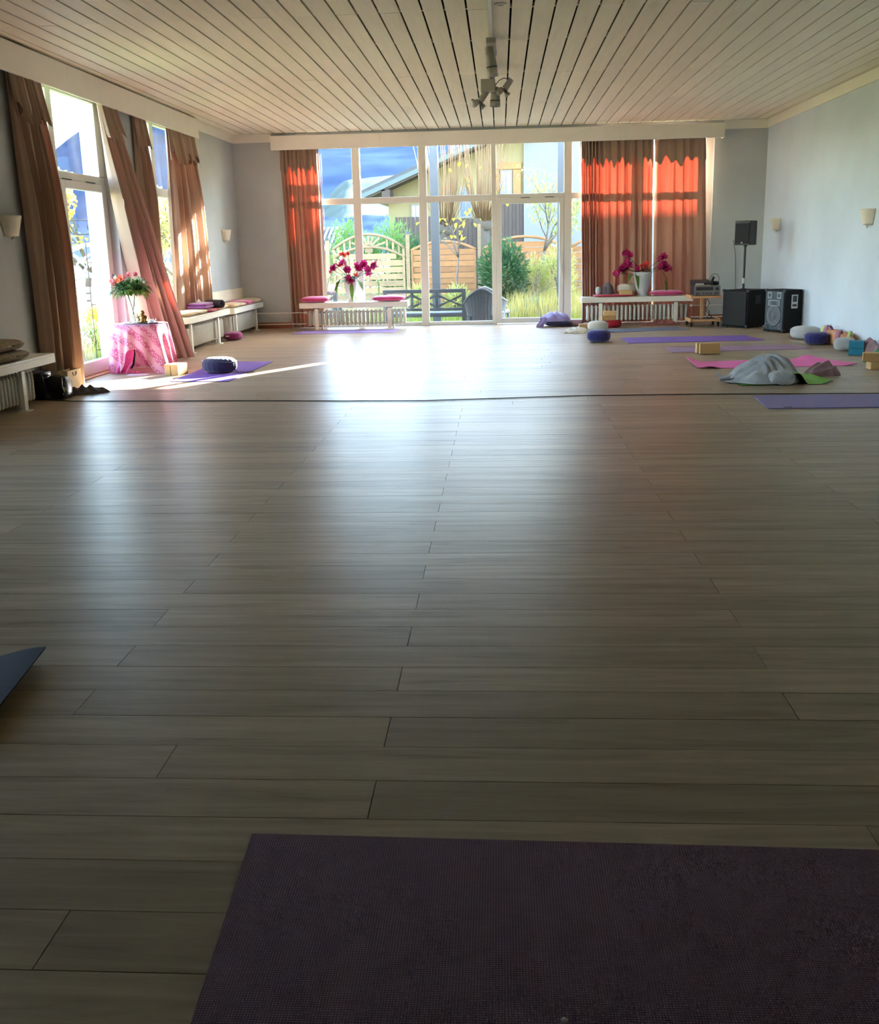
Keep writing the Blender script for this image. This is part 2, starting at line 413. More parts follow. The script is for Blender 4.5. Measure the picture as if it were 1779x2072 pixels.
# ------------------------------------------------------------------ room shell
XL, XR, YB, YF, ZC = -4.40, 4.30, 17.0, -2.6, 3.17
b = B()
for y0, y1, z0, z1 in ((YF - 0.2, 4.3, -0.3, 3.42), (5.7, 9.55, -0.3, 3.42), (4.3, 5.7, 3.0, 3.42), (4.3, 5.7, -0.3, 0.42), (11.60, 12.50, -0.3, 3.42), (14.65, YB + 0.35, -0.3, 3.42), (9.55, 11.60, 3.0, 3.42), (12.50, 14.65, 3.0, 3.42), (12.50, 14.65, -0.3, 0.42), (9.55, 11.60, -0.3, 0.0)):
    b.box(XL - 0.35, XL, y0, y1, z0, z1)
struct('wall_left', b, 'plaster', 'grey mottled plaster wall with tall windows on the left')
b = B()
b.box(XL, -3.55, YB, YB + 0.35, -0.3, 3.42).box(3.46, XR + 0.2, YB, YB + 0.35, -0.3, 3.42).box(-3.55, 3.46, YB, YB + 0.35, 3.0, 3.42).box(-3.55, 3.46, YB, YB + 0.35, -0.3, 0.0)
struct('wall_back', b, 'plaster', 'grey back wall around the wide garden window')
struct('wall_right', B().box(XR, XR + 0.2, YF - 0.2, YB, -0.3, 3.42), 'plaster_right', 'pale blue-grey mottled plaster wall on the right')
struct('wall_front', B().box(XL, XR, YF - 0.2, YF, -0.3, 3.42), 'plaster', 'plain plaster wall behind the viewpoint')

# ceiling: dark void above, cream boards with open joints, cross battens
ceil = struct('ceiling', B().box(XL, XR, YF, YB, 3.262, 3.42), 'void', 'ceiling of long cream boards with dark open joints')
PITCHB = 0.1800; GX = -0.075
bm_cache = {}
i0 = int((XL - GX) / PITCHB) - 1
k = i0
while True:
    xa = GX + k * PITCHB + 0.009; xb = GX + (k + 1) * PITCHB - 0.009
    xa = max(xa, XL + 0.001); xb = min(xb, XR - 0.001)
    if GX + k * PITCHB > XR: break
    if xb - xa > 0.03:
        cuts = (YF, 3.2, 8.75, 14.28, 16.98) if k % 2 else (YF, 0.9, 6.4, 11.9, 16.98)
        for ya, yb in zip(cuts[:-1], cuts[1:]):
            key = (round(xb - xa, 3), round(yb - ya, 3))
            if key not in bm_cache:
                me = B().box(0, xb - xa, 0.001, yb - ya - 0.001, 0, 0.018).mesh('ceiling_board'); me.materials.append(MATS['board']); bm_cache[key] = me
            ob('ceiling_board', bm_cache[key], None, ceil, loc=(xa, ya, ZC + rnd.uniform(-0.0015, 0.0015)))
    k += 1
me = B().box(XL + 0.001, XR - 0.001, 0, 0.05, 0, 0.028).mesh('batten'); me.materials.append(MATS['board'])
for y in (-1.5, 0.0, 1.3, 2.6, 3.9, 5.2, 6.4, 7.55, 8.8, 10.1, 11.93, 13.2, 14.4, 16.25):
    ob('batten', me, None, ceil, loc=(0, y - 0.025, ZC + 0.019))

# floor: oak planks laid across the room
flo = struct('floor', B().box(XL, XR, YF, YB, -0.2, -0.0125), 'void', 'brown oak plank floor with a dull sheen')
far = B(); PW = 0.1722; Y0 = 1.5475
mesh_cache = {}
k = int((YF - Y0) / PW)
while Y0 + k * PW < YB:
    ya = max(YF, Y0 + k * PW); yb = min(YB, Y0 + (k + 1) * PW)
    off = (-0.32 if k % 2 else -1.25)
    if Y0 + k * PW > 8.2: off += rnd.uniform(-0.5, 0.5)
    if k in (0, 4): off = -0.885
    x = off - 2.07 * 3
    while x < XR:
        x0, x1 = max(XL, x), min(XR, x + 2.07)
        if x1 - x0 > 0.02 and yb - ya > 0.02:
            ins = 0.9 < yb and ya < 8.4 and x1 > -0.53 * yb - 0.25 and x0 < 0.41 * yb + 0.35
            g = 0.0013
            if ins:
                key = (round(x1 - x0, 3), round(yb - ya, 3))
                if key not in mesh_cache:
                    me = B().box(g, x1 - x0 - g, g, yb - ya - g, -0.012, 0.0)
                    me = me.mesh('plank'); me.materials.append(MATS['oak']); mesh_cache[key] = me
                ob('plank', mesh_cache[key], None, flo, loc=(x0, ya, rnd.uniform(-0.0004, 0.0)))
            else:
                far.box(x0 + g, x1 - g, ya + g, yb - g, -0.012, 0.0)
        x += 2.07
    k += 1
tag(ob('far_planks', far, 'oak', flo), kind='stuff')

# skirting and cornice
struct('baseboard_back', B().box(XL, -3.55, YB - 0.015, YB, 0, 0.10).box(3.46, XR, YB - 0.015, YB, 0, 0.10), 'skirting', 'reddish wooden skirting along the back wall')
struct('baseboard_right', B().box(XR - 0.015, XR, YF, YB - 0.02, 0, 0.10), 'beech', 'light wooden skirting along the right wall')
struct('baseboard_left', B().box(XL, XL + 0.015, YF, 9.5, 0, 0.10).box(XL, XL + 0.015, 11.65, YB - 0.02, 0, 0.10), 'skirting', 'reddish wooden skirting along the left wall')
struct('trim_1', B().box(XL, XL + 0.02, 14.78, YB, 3.03, ZC - 0.002), 'paint_white', 'cream cornice strip high on the left wall by the corner', bevel=0.003)
struct('trim_2', B().box(XL + 0.02, -3.74, YB - 0.02, YB, 3.03, ZC - 0.002), 'paint_white', 'short cream cornice strip left of the back pelmet', bevel=0.003)
struct('trim_3', B().box(3.60, XR - 0.02, YB - 0.02, YB, 3.03, ZC - 0.002), 'paint_white', 'short cream cornice strip right of the back pelmet', bevel=0.003)
struct('trim_4', B().box(XR - 0.02, XR, YF, YB, 3.03, ZC - 0.002), 'paint_white', 'cream cornice strip along the top of the right wall', bevel=0.003)
struct('trim_5', B().box(XL - 0.12, XL, 9.55, 11.6, 0.0, 0.012), 'sill_wood', 'orange wooden threshold strip in front of the left terrace door')
struct('trim_6', B().box(XL, XL + 0.02, 15.15, 16.99, 0.52, 0.70), 'board', 'pale wooden board fixed to the wall behind the corner bench', bevel=0.003)

# ------------------------------------------------------------------ windows and doors
def frame_piece(root, name, x0, x1, y0, y1, z0, z1): return ob(name, B().box(x0, x1, y0, y1, z0, z1), 'frame_white', root, bevel=0.006)
def pane(root, x0, x1, y0, y1, z0, z1): return ob('pane', B().box(x0, x1, y0, y1, z0, z1), 'pane', root)
wb = struct('window_3', label='wide white-framed garden window filling the back wall')
Y1, Y2 = 17.03, 17.11
posts = [(-3.55, -3.44), (-2.43, -2.30), (-1.33, -1.20), (-0.13, -0.05), (1.06, 1.19), (2.26, 2.39), (3.33, 3.46)]
for i, (a, c) in enumerate(posts): frame_piece(wb, 'post', a, c, Y1, Y2, 0.0, 3.0)
for i, ((a, c), (d, e)) in enumerate(zip(posts[:-1], posts[1:])):
    frame_piece(wb, 'transom', c, d, Y1 + 0.004, Y2, 2.055 if i == 3 else 2.02, 2.12)
    frame_piece(wb, 'head_rail', c, d, Y1 + 0.004, Y2, 2.93, 3.0)
    pane(wb, c - 0.004, d + 0.004, 17.068, 17.074, 2.115, 2.935)
    if i != 3:
        frame_piece(wb, 'bottom_rail', c, d, Y1 + 0.004, Y2, 0.0, 0.06)
        pane(wb, c - 0.004, d + 0.004, 17.068, 17.074, 0.055, 2.025)
d2 = struct('door_2', label='white glazed terrace door in the middle of the back window')
frame_piece(d2, 'stile', -0.048, 0.03, Y1 - 0.015, Y2 - 0.02, 0.015, 2.05); frame_piece(d2, 'stile', 0.985, 1.058, Y1 - 0.015, Y2 - 0.02, 0.015, 2.05)
frame_piece(d2, 'top_rail', 0.03, 0.985, Y1 - 0.013, Y2 - 0.02, 1.965, 2.05); frame_piece(d2, 'bottom_rail', 0.03, 0.985, Y1 - 0.013, Y2 - 0.02, 0.015, 0.10)
pane(d2, 0.026, 0.989, 17.055, 17.061, 0.096, 1.97)
hb = B().box(1.005, 1.035, 17.005, 17.016, 0.82, 0.98).cyl((1.02, 17.01, 0.93), (1.02, 16.965, 0.93), 0.010, n=8).bar((1.02, 16.97, 0.935), (1.02, 16.97, 0.80), 0.02, 0.016, (0, 1, 0))
ob('handle', hb, 'metal_white', d2, bevel=0.002)
ob('hinge', B().cyl((0.35, 17.012, 2.055), (0.50, 17.012, 2.055), 0.006, n=6).cyl((0.75, 17.012, 2.055), (0.9, 17.012, 2.055), 0.006, n=6), 'gasket', d2)

w1 = struct('window_1', label='tall white window over and beside the left terrace door')
XA, XB = -4.575, -4.50
frame_piece(w1, 'post', XA, XB, 9.55, 9.66, 0.0, 3.0); frame_piece(w1, 'post', XA, XB, 10.24, 10.365, 0.0, 3.0); frame_piece(w1, 'post', XA, XB, 11.565, 11.60, 0.0, 2.07)
frame_piece(w1, 'post', XA, XB, 11.44, 11.60, 2.15, 3.0)
frame_piece(w1, 'transom', XA, XB - 0.004, 9.66, 10.24, 2.03, 2.14); frame_piece(w1, 'transom', XA, XB - 0.004, 10.365, 11.60, 2.07, 2.15)
frame_piece(w1, 'head_rail', XA, XB - 0.004, 9.66, 10.24, 2.93, 3.0); frame_piece(w1, 'head_rail', XA, XB - 0.004, 10.365, 11.44, 2.93, 3.0)
frame_piece(w1, 'bottom_rail', XA, XB - 0.004, 9.66, 10.24, 0.0, 0.10)
for y0, y1, z0, z1 in ((9.656, 10.244, 0.095, 2.035), (9.656, 10.244, 2.135, 2.935), (10.36, 11.444, 2.145, 2.935)): pane(w1, -4.541, -4.535, y0, y1, z0, z1)
d1 = struct('door_1', label='white glazed terrace door on the left behind the pink table')
frame_piece(d1, 'stile', XA + 0.02, XB + 0.015, 10.37, 10.47, 0.015, 2.065); frame_piece(d1, 'stile', XA + 0.02, XB + 0.015, 11.43, 11.562, 0.015, 2.065)
frame_piece(d1, 'top_rail', XA + 0.02, XB + 0.013, 10.47, 11.43, 1.98, 2.065); frame_piece(d1, 'bottom_rail', XA + 0.02, XB + 0.013, 10.47, 11.43, 0.015, 0.155)
pane(d1, -4.533, -4.527, 10.466, 11.434, 0.15, 1.985)
ob('handle', B().box(-4.487, -4.480, 11.495, 11.515, 0.97, 1.08).cyl((-4.48, 11.505, 1.06), (-4.45, 11.505, 1.06), 0.007, n=8).bar((-4.452, 11.506, 1.065), (-4.452, 11.506, 0.95), 0.012, 0.012, (0, 1, 0)), 'steel', d1)
ob('hinge', B().cyl((-4.483, 10.40, 2.07), (-4.483, 10.62, 2.07), 0.006, n=6).cyl((-4.483, 11.0, 2.07), (-4.483, 11.25, 2.07), 0.006, n=6), 'gasket', d1)
w2 = struct('window_2', label='tall white window in the left wall behind the benches')
frame_piece(w2, 'post', XA, XB, 12.50, 12.61, 0.42, 3.0); frame_piece(w2, 'post', XA, XB, 13.25, 13.385, 0.42, 3.0); frame_piece(w2, 'post', XA, XB, 14.54, 14.65, 0.42, 3.0)
for y0, y1 in ((12.61, 13.25), (13.385, 14.54)):
    frame_piece(w2, 'transom', XA, XB - 0.004, y0, y1, 2.03, 2.14); frame_piece(w2, 'head_rail', XA, XB - 0.004, y0, y1, 2.93, 3.0); frame_piece(w2, 'bottom_rail', XA, XB - 0.004, y0, y1, 0.42, 0.50)
    pane(w2, -4.541, -4.535, y0 - 0.004, y1 + 0.004, 0.495, 2.035); pane(w2, -4.541, -4.535, y0 - 0.004, y1 + 0.004, 2.135, 2.935)

w4 = struct('added_window', label='added unseen white window in the left wall, lighting the near room')  # out-of-view window added to lift the light at the near end
for a in (4.3, 4.945, 5.59): frame_piece(w4, 'post', XA, XB, a, a + 0.11, 0.42, 3.0)
for y0, y1 in ((4.41, 4.945), (5.055, 5.59)):
    frame_piece(w4, 'transom', XA, XB - 0.004, y0, y1, 2.03, 2.14); frame_piece(w4, 'head_rail', XA, XB - 0.004, y0, y1, 2.93, 3.0); frame_piece(w4, 'bottom_rail', XA, XB - 0.004, y0, y1, 0.42, 0.50)
    pane(w4, -4.541, -4.535, y0 - 0.004, y1 + 0.004, 0.495, 2.035); pane(w4, -4.541, -4.535, y0 - 0.004, y1 + 0.004, 2.135, 2.935)
# ------------------------------------------------------------------ curtain pelmets
p = thing('curtain_pelmet', 'long cream pelmet board over the left windows', 'pelmet', (-4.29, 10, 2.88))
cuts = (-3.0, -1.8, 0.32, 2.32, 4.22, 4.76)
for a, c in zip(cuts[:-1], cuts[1:]): ob('pelmet_board', B().box(-0.022, 0, a + 0.0008, c - 0.0008, 0, 0.265), 'paint_white', p, bevel=0.002)
ob('end_cap', B().box(-0.11, -0.022, 4.738, 4.76, 0, 0.265), 'paint_white', p)
ob('curtain_rail', B().box(-0.10, -0.04, -2.9, 4.7, 0.13, 0.16), 'paint_white', p)
p = thing('curtain_pelmet', 'long cream pelmet board over the back window', 'pelmet', (0, 16.82, 2.89))
for a, c in zip((-3.72, -1.93, 0.02, 1.93), (-1.93, 0.02, 1.93, 3.58)): ob('pelmet_board', B().box(a + 0.0008, c - 0.0008, 0, 0.022, 0, 0.222), 'paint_white', p, bevel=0.002)
for a in (-3.72, 3.558): ob('end_cap', B().box(a, a + 0.022, 0.022, 0.18, 0, 0.222), 'paint_white', p)
ob('curtain_rail', B().box(-3.65, 3.5, 0.05, 0.11, 0.12, 0.15), 'paint_white', p)

# ------------------------------------------------------------------ curtains
def curtain(label, A, Bp, A2, B2, nrm, k, amp, seed, ztop=3.02, zbot=0.01, mid=None, bulge=0.0, flapz=2.55, amp0=0.35, gather=0.0):
    """A,Bp: top ends (x,y); A2,B2: bottom ends; nrm: direction into the room"""
    r = random.Random(seed)
    ph = [r.uniform(0, 6.28) for _ in range(6)]
    nx, ny = nrm
    root = thing('curtain', label, 'curtain', ((A2[0] + B2[0]) / 2, (A2[1] + B2[1]) / 2, zbot), 0, 'taupe curtains at the windows')
    ox, oy, oz = root.location
    def base(u, t):
        # u across, t 0 top..1 bottom
        tt = t if mid is None else mid(t)
        ax = A[0] + (A2[0] - A[0]) * tt; ay = A[1] + (A2[1] - A[1]) * tt
        bx = Bp[0] + (B2[0] - Bp[0]) * tt; by = Bp[1] + (B2[1] - Bp[1]) * tt
        return ax + (bx - ax) * u, ay + (by - ay) * u
    def fold(u, t):
        u = u + gather * math.sin(PI * u) * 0.32 * (1 - u)
        uu = u + 0.035 * math.sin(2 * PI * 1.3 * u + ph[0]) + 0.012 * math.sin(2 * PI * 3.1 * u + ph[1] + 1.2 * t)
        a = amp * (amp0 + (1 - amp0) * sm(0.0, 0.45, t)) * (0.75 + 0.35 * math.sin(2 * PI * 2.3 * u + ph[2]))
        s = math.sin(2 * PI * k * uu + ph[3]); s = math.copysign(abs(s) ** 0.75, s)
        a *= 1 + 1.2 * gather * (1 - sm(0.25, 0.8, u))
        return a * s + 0.25 * a * math.sin(2 * PI * k * 2.37 * uu + ph[4] + 2 * t) + bulge * math.sin(PI * t) + 0.012 * fbm(u * 5, t * 2.5, seed)
    def f(u, t):
        x, y = base(u, t); o = fold(u, t); lat = 0.25 * amp * math.cos(2 * PI * k * u + ph[3]) * sm(0.1, 0.5, t)
        dx, dy = (-ny, nx)
        z = ztop + (zbot - ztop) * t
        if t == 0: z -= 0.0
        return (x + nx * o + dx * lat - ox, y + ny * o + dy * lat - oy, z - oz)
    body = ob('curtain_cloth', B().grid(f, int(22 * k), 30), 'curtain', root, smooth=True)
    tf = (ztop - flapz) / (ztop - zbot)
    def g(u, v):
        t = v * tf * (1 + 0.10 * math.sin(2 * PI * k * u + ph[3]) + 0.10 * math.sin(2 * PI * k * 0.43 * u + ph[5]))
        x, y = base(u, t); o = fold(u, t) + 0.012 + 0.035 * v
        return (x + nx * o - ox, y + ny * o - oy, ztop + (zbot - ztop) * t - oz + 0.004)
    ob('header_flap', B().grid(g, int(22 * k), 6), 'flap', root, smooth=True)
    return root
XC = -4.352
curtain('dark taupe curtain left of the terrace door, nearest the viewer', (XC, 9.12), (XC, 9.72), (XC + 0.02, 9.20), (XC + 0.06, 9.84), (1, 0), 7, 0.075, 1, bulge=0.035, amp0=0.3)
curtain('taupe curtain right of the terrace door, swept aside onto the floor', (XC, 11.18), (XC, 11.58), (XC + 0.10, 11.95), (XC + 0.42, 12.34), (1, 0), 5, 0.07, 2, amp0=0.35, mid=lambda t: t ** 1.2, zbot=0.012)
curtain('narrow dark taupe curtain in front of the wall between the left windows', (XC, 12.28), (XC, 12.60), (XC, 12.30), (XC + 0.02, 12.72), (1, 0), 4, 0.055, 3, zbot=0.50, bulge=0.02)
curtain('light taupe curtain at the right end of the left windows', (XC, 13.48), (XC, 14.62), (XC, 13.40), (XC + 0.02, 14.95), (1, 0), 9, 0.065, 4, zbot=0.50, bulge=0.02, amp0=0.3)
YC = 16.93
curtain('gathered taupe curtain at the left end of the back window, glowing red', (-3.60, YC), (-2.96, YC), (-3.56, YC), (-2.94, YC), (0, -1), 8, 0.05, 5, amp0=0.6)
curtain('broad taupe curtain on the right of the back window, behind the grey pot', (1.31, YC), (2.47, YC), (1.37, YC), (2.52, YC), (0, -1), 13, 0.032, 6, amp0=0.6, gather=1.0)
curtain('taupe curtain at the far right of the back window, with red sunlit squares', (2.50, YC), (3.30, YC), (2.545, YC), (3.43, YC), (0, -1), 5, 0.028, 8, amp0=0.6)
# ------------------------------------------------------------------ radiators and benches
def section_mesh():
    b = B()
    for y in (-0.05, 0.05):
        b.lathe([(0.0, 0.0), (0.012, 0.004), (0.021, 0.02), (0.021, 0.23), (0.012, 0.25), (0.0, 0.254)], (0, y, 0), n=8)
    b.box(-0.009, 0.009, -0.05, 0.05, 0.02, 0.235)
    me = b.mesh('section'); me.materials.append(MATS['radiator']); me.shade_smooth(); return me
SEC = section_mesh()
def radiator(label, loc, rz, n, pitch, z0=0.055, zs=1.0, sy=1.0, pipes=None):
    root = thing('radiator', label, 'radiator', (loc[0], loc[1], 0), rz, 'white column radiators under the benches')
    L = n * pitch
    for i in range(n):
        o = ob('section', SEC, None, root, loc=(-L / 2 + pitch * (i + 0.5), 0, z0)); o.scale = (pitch / 0.069 * 1.0, sy, zs)
    ob('header_pipe', B().cyl((-L / 2, 0, z0 + 0.035), (L / 2, 0, z0 + 0.035), 0.013, n=8).cyl((-L / 2, 0, z0 + 0.22 * zs), (L / 2, 0, z0 + 0.22 * zs), 0.013, n=8), 'radiator', root)
    for s_ in (-0.36, 0.36): ob('foot', B().box(s_ * L - 0.012, s_ * L + 0.012, -0.04, 0.04, 0, z0 + 0.03), 'radiator', root)
    if pipes:
        for z in (z0 + 0.035, z0 + 0.22 * zs): ob('supply_pipe', B().tube([(pipes[0], 0, z), (pipes[1], 0, z)], 0.008, 8), 'metal_white', root)
        ob('valve', B().sell((pipes[0], 0, z0 + 0.22 * zs), (0.06, 0.05, 0.05), 0.8, 0.8, 12, 8), 'metal_white', root, smooth=True)
    return root
radiator('white radiator under the left bench below the back window', (-2.38, 16.66), 0, 24, 0.069, pipes=(-0.87, -2.0))
radiator('white radiator under the right bench below the closed back curtains', (2.23, 16.66), 0, 24, 0.069, pipes=(0.88, 1.5))
radiator('white radiator under the nearest left bench beside the black bag', (-4.20, 7.75), PI / 2, 26, 0.062)
radiator('white radiator under the left bench that holds the rolled mat', (-4.22, 13.84), PI / 2, 36, 0.05, zs=1.12, sy=1.35)
radiator('white radiator under the bench in the left corner', (-4.22, 15.95), PI / 2, 32, 0.05, zs=1.12, sy=1.35)
def bench(label, c, size, rz, legs, th=0.085, mname='paint_white'):
    """c: centre of the top surface on the floor plan, local x along the bench"""
    L, D, Hh = size
    root = thing('bench', label, 'bench', (c[0], c[1], 0), rz, 'cream wooden benches over the radiators')
    ob('bench_top', B().box(-L / 2, L / 2, -D / 2, D / 2, Hh - 0.022, Hh), mname, root, bevel=0.004)
    ob('apron', B().box(-L / 2, L / 2, -D / 2, -D / 2 + 0.02, Hh - th, Hh - 0.022), mname, root, bevel=0.003)
    ob('apron', B().box(-L / 2, L / 2, D / 2 - 0.02, D / 2, Hh - th, Hh - 0.022), mname, root)
    for e in (-1, 1): ob('end_board', B().box(e * L / 2 - 0.011 * e - 0.011, e * L / 2 - 0.011 * e + 0.011, -D / 2 + 0.02, D / 2 - 0.02, Hh - th, Hh - 0.022), 'board', root)
    for x in legs:
        l = ob('leg', B().box(x - 0.03, x + 0.03, -D / 2 + 0.03, -D / 2 + 0.06, 0.008, Hh - 0.022), mname, root, bevel=0.003)
        ob('foot_plate', B().box(x - 0.05, x + 0.05, -D / 2 + 0.0, -D / 2 + 0.09, 0, 0.008), mname, l)
        ob('bracket', B().box(x - 0.045, x + 0.045, -D / 2 + 0.025, -D / 2 + 0.09, Hh - th - 0.012, Hh - th), 'gasket', l)
    return root
bench('cream bench under the back window carrying the white urn', (-2.415, 16.62), (1.80, 0.36, 0.44), 0, (-0.62, 0.59))
bench('cream bench below the closed back curtains carrying the grey pot', (2.21, 16.62), (1.78, 0.36, 0.445), 0, (-0.58, 0.63))
bench('white bench at the left edge with two patterned pillows', (-4.22, 7.72), (2.2, 0.35, 0.44), PI / 2, (0.52,))
bench('white bench by the left window heaped with cushions and a rolled mat', (-4.215, 13.83), (1.98, 0.36, 0.475), PI / 2, (-0.84, 0.46))
bench('white bench in the left back corner with beige and pink cushions', (-4.215, 16.02), (1.9, 0.36, 0.455), PI / 2, (-0.74, 0.56))
# ------------------------------------------------------------------ wall lamps
def wall_lamp(label, loc, rz):
    root = thing('wall_lamp', label, 'wall lamp', loc, rz, 'half-cone wall lamps')
    def f(u, v):
        a = PI * u; r = 0.095 + 0.055 * v
        return (r * math.cos(a), -0.78 * r * math.sin(a), -0.09 + 0.18 * v)
    ob('lamp_shade', B().grid(f, 20, 6), 'wall_lamp', root, smooth=True, solid=0.006)
    ob('wall_plate', B().box(-0.05, 0.05, -0.022, 0.0, -0.07, 0.05), 'metal_white', root)
    ob('finial', B().lathe([(0, -0.03), (0.014, -0.02), (0.016, 0.0), (0, 0.01)], (0, -0.035, -0.1), n=10), 'metal_white', root, smooth=True)
    ob('bulb', B().lathe([(0, -0.01), (0.02, 0.0), (0.02, 0.04), (0.028, 0.07), (0, 0.1)], (0, -0.05, -0.04), n=12), 'ceramic', root, smooth=True)
wall_lamp('cone wall lamp on the left wall beside the nearest curtain', (XL, 8.94, 1.565), PI / 2)
wall_lamp('cone wall lamp between the two left windows, mostly hidden by the curtains', (XL, 12.28, 1.56), PI / 2)
wall_lamp('cone wall lamp on the left wall near the back corner', (XL, 16.12, 1.55), PI / 2)
wall_lamp('cream cone wall lamp on the right wall above the speakers', (XR, 16.12, 1.525), -PI / 2)
wall_lamp('white cone wall lamp at the right edge of the picture', (XR, 12.19, 1.525), -PI / 2)

# ------------------------------------------------------------------ ceiling track lights
t = thing('track_light', 'white ceiling track with two hanging can spotlights', 'track light', (-0.065, 8.0, ZC))
ob('track', B().box(-0.016, 0.016, -1.5, 3.75, -0.028, -0.001), 'metal_white', t, bevel=0.003)
def can(parent, c, tilt, L, r):
    e = Euler(tilt).to_matrix(); c = Vector(c)
    b = B().lathe([(0, 0), (r * 0.78, 0), (r * 0.86, -L * 0.05), (r, -L * 0.66), (r * 0.93, -L * 0.66), (r * 0.93, -L * 0.70), (r * 0.98, -L * 0.70), (r * 1.06, -L), (r * 0.9, -L), (r * 0.8, -L * 0.8), (0, -L * 0.78)], n=24)
    b.rot(tilt).shift(c)
    o = ob('spot_can', b, 'lamp_grey', parent, smooth=False)
    o.data.shade_smooth()
    ob('spot_gap', B().lathe([(r * 0.94, -L * 0.655), (r * 1.012, -L * 0.66), (r * 1.012, -L * 0.70), (r * 0.94, -L * 0.705)], n=24).rot(tilt).shift(c), 'gasket', o, smooth=True)
    ob('spot_mouth', B().lathe([(0, -L * 0.985), (r * 0.95, -L * 0.985)], n=24).rot(tilt).shift(c), 'gasket', o)
    return o
ob('track_adapter', B().box(-0.045, 0.045, 1.72, 1.90, -0.075, -0.029), 'lamp_grey', t, bevel=0.004)
ob('yoke', B().bar((-0.035, 1.86, -0.06), (-0.045, 1.98, -0.13), 0.012, 0.03).bar((0.035, 1.86, -0.06), (0.045, 1.98, -0.13), 0.012, 0.03), 'lamp_grey', t)
can(t, (-0.02, 1.99, -0.055), (0.05, -0.13, 0), 0.27, 0.05)
ob('cord', B().tube([(0.03, 2.28, -0.2), (0.01, 2.6, -0.11), (-0.01, 3.0, -0.09), (-0.02, 3.4, -0.12)], 0.006, 6), 'cable', t)
can(t, (0.03, 3.55, -0.2), (0.0, 0.02, 0), 0.19, 0.055)
ob('transformer', B().box(-0.125, 0.03, 3.36, 3.52, -0.25, -0.13), 'lamp_grey', t, bevel=0.004)
ob('hanger', B().box(-0.02, 0.0, 3.42, 3.46, -0.14, -0.02).cyl((0.03, 3.55, -0.2), (0.0, 3.5, -0.03), 0.012, n=8), 'lamp_grey', t)
def clip_lamp(label, c, sx):
    r = thing('clip_lamp', label, 'spotlight', c)
    ob('lamp_barrel', B().cyl((0.0, 0, -0.01), (sx * 0.07, 0, 0.085), 0.035, 0.032, n=16), 'lamp_grey', r, bevel=0.003)
    h = ob('lamp_head', B().lathe([(0.012, 0.05), (0.02, 0.03), (0.045, 0.0), (0.042, -0.03), (0.036, -0.03), (0.0, -0.01)], n=18).rot((0.5, -sx * 0.7, 0)).shift((-sx * 0.065, 0, -0.03)), 'lamp_grey', r, smooth=True)
    ob('lamp_glass', B().lathe([(0.0, -0.022), (0.038, -0.024)], n=18).rot((0.5, -sx * 0.7, 0)).shift((-sx * 0.065, 0, -0.03)), 'lens', h)
    ob('clip', B().bar((-sx * 0.05, 0, -0.0), (sx * 0.05, 0, -0.075), 0.03, 0.02, (0, 1, 0)).bar((0.0, 0, -0.0), (sx * 0.02, 0.0, -0.10), 0.03, 0.02, (0, 1, 0)), 'lamp_grey', r, bevel=0.003)
    return r
clip_lamp('small grey clip lamp hanging left of the rear can spotlight', (-0.195, 11.5, 2.85), 1)
r = clip_lamp('small grey clip lamp right of the transformer on the ceiling track', (0.07, 11.5, 2.965), 1)
ob('cord', B().tube([(-0.10, -0.02, 0.03), (-0.06, -0.02, 0.075), (-0.01, -0.02, 0.095), (0.05, -0.02, 0.08), (0.075, 0, 0.06)], 0.004, 6), 'cable', r)
d = thing('downlight', 'small round recessed downlight beside the ceiling track', 'downlight', (0.018, 8.58, ZC))
ob('ring', B().lathe([(0.035, -0.001), (0.05, -0.001), (0.052, -0.006), (0.036, -0.010), (0.032, -0.003)], n=24), 'metal_white', d, smooth=True)
ob('lens', B().lathe([(0, -0.006), (0.033, -0.003)], n=24), 'lens', d)
tag(ob('floor_cable', B().tube([(-4.2, 8.86, 0.006), (-3.881, 8.749, 0.006), (-3.1, 8.69, 0.006), (-2.255, 8.64, 0.006), (-1.4, 8.55, 0.006), (-0.658, 8.503, 0.006), (0.1, 8.60, 0.006), (0.674, 8.673, 0.006), (1.654, 8.671, 0.006), (2.5, 8.62, 0.006), (3.209, 8.586, 0.006), (4.25, 8.6, 0.006)], 0.0045, 6), 'cable', smooth=True), 'thin black cable running straight across the floor', 'cable')

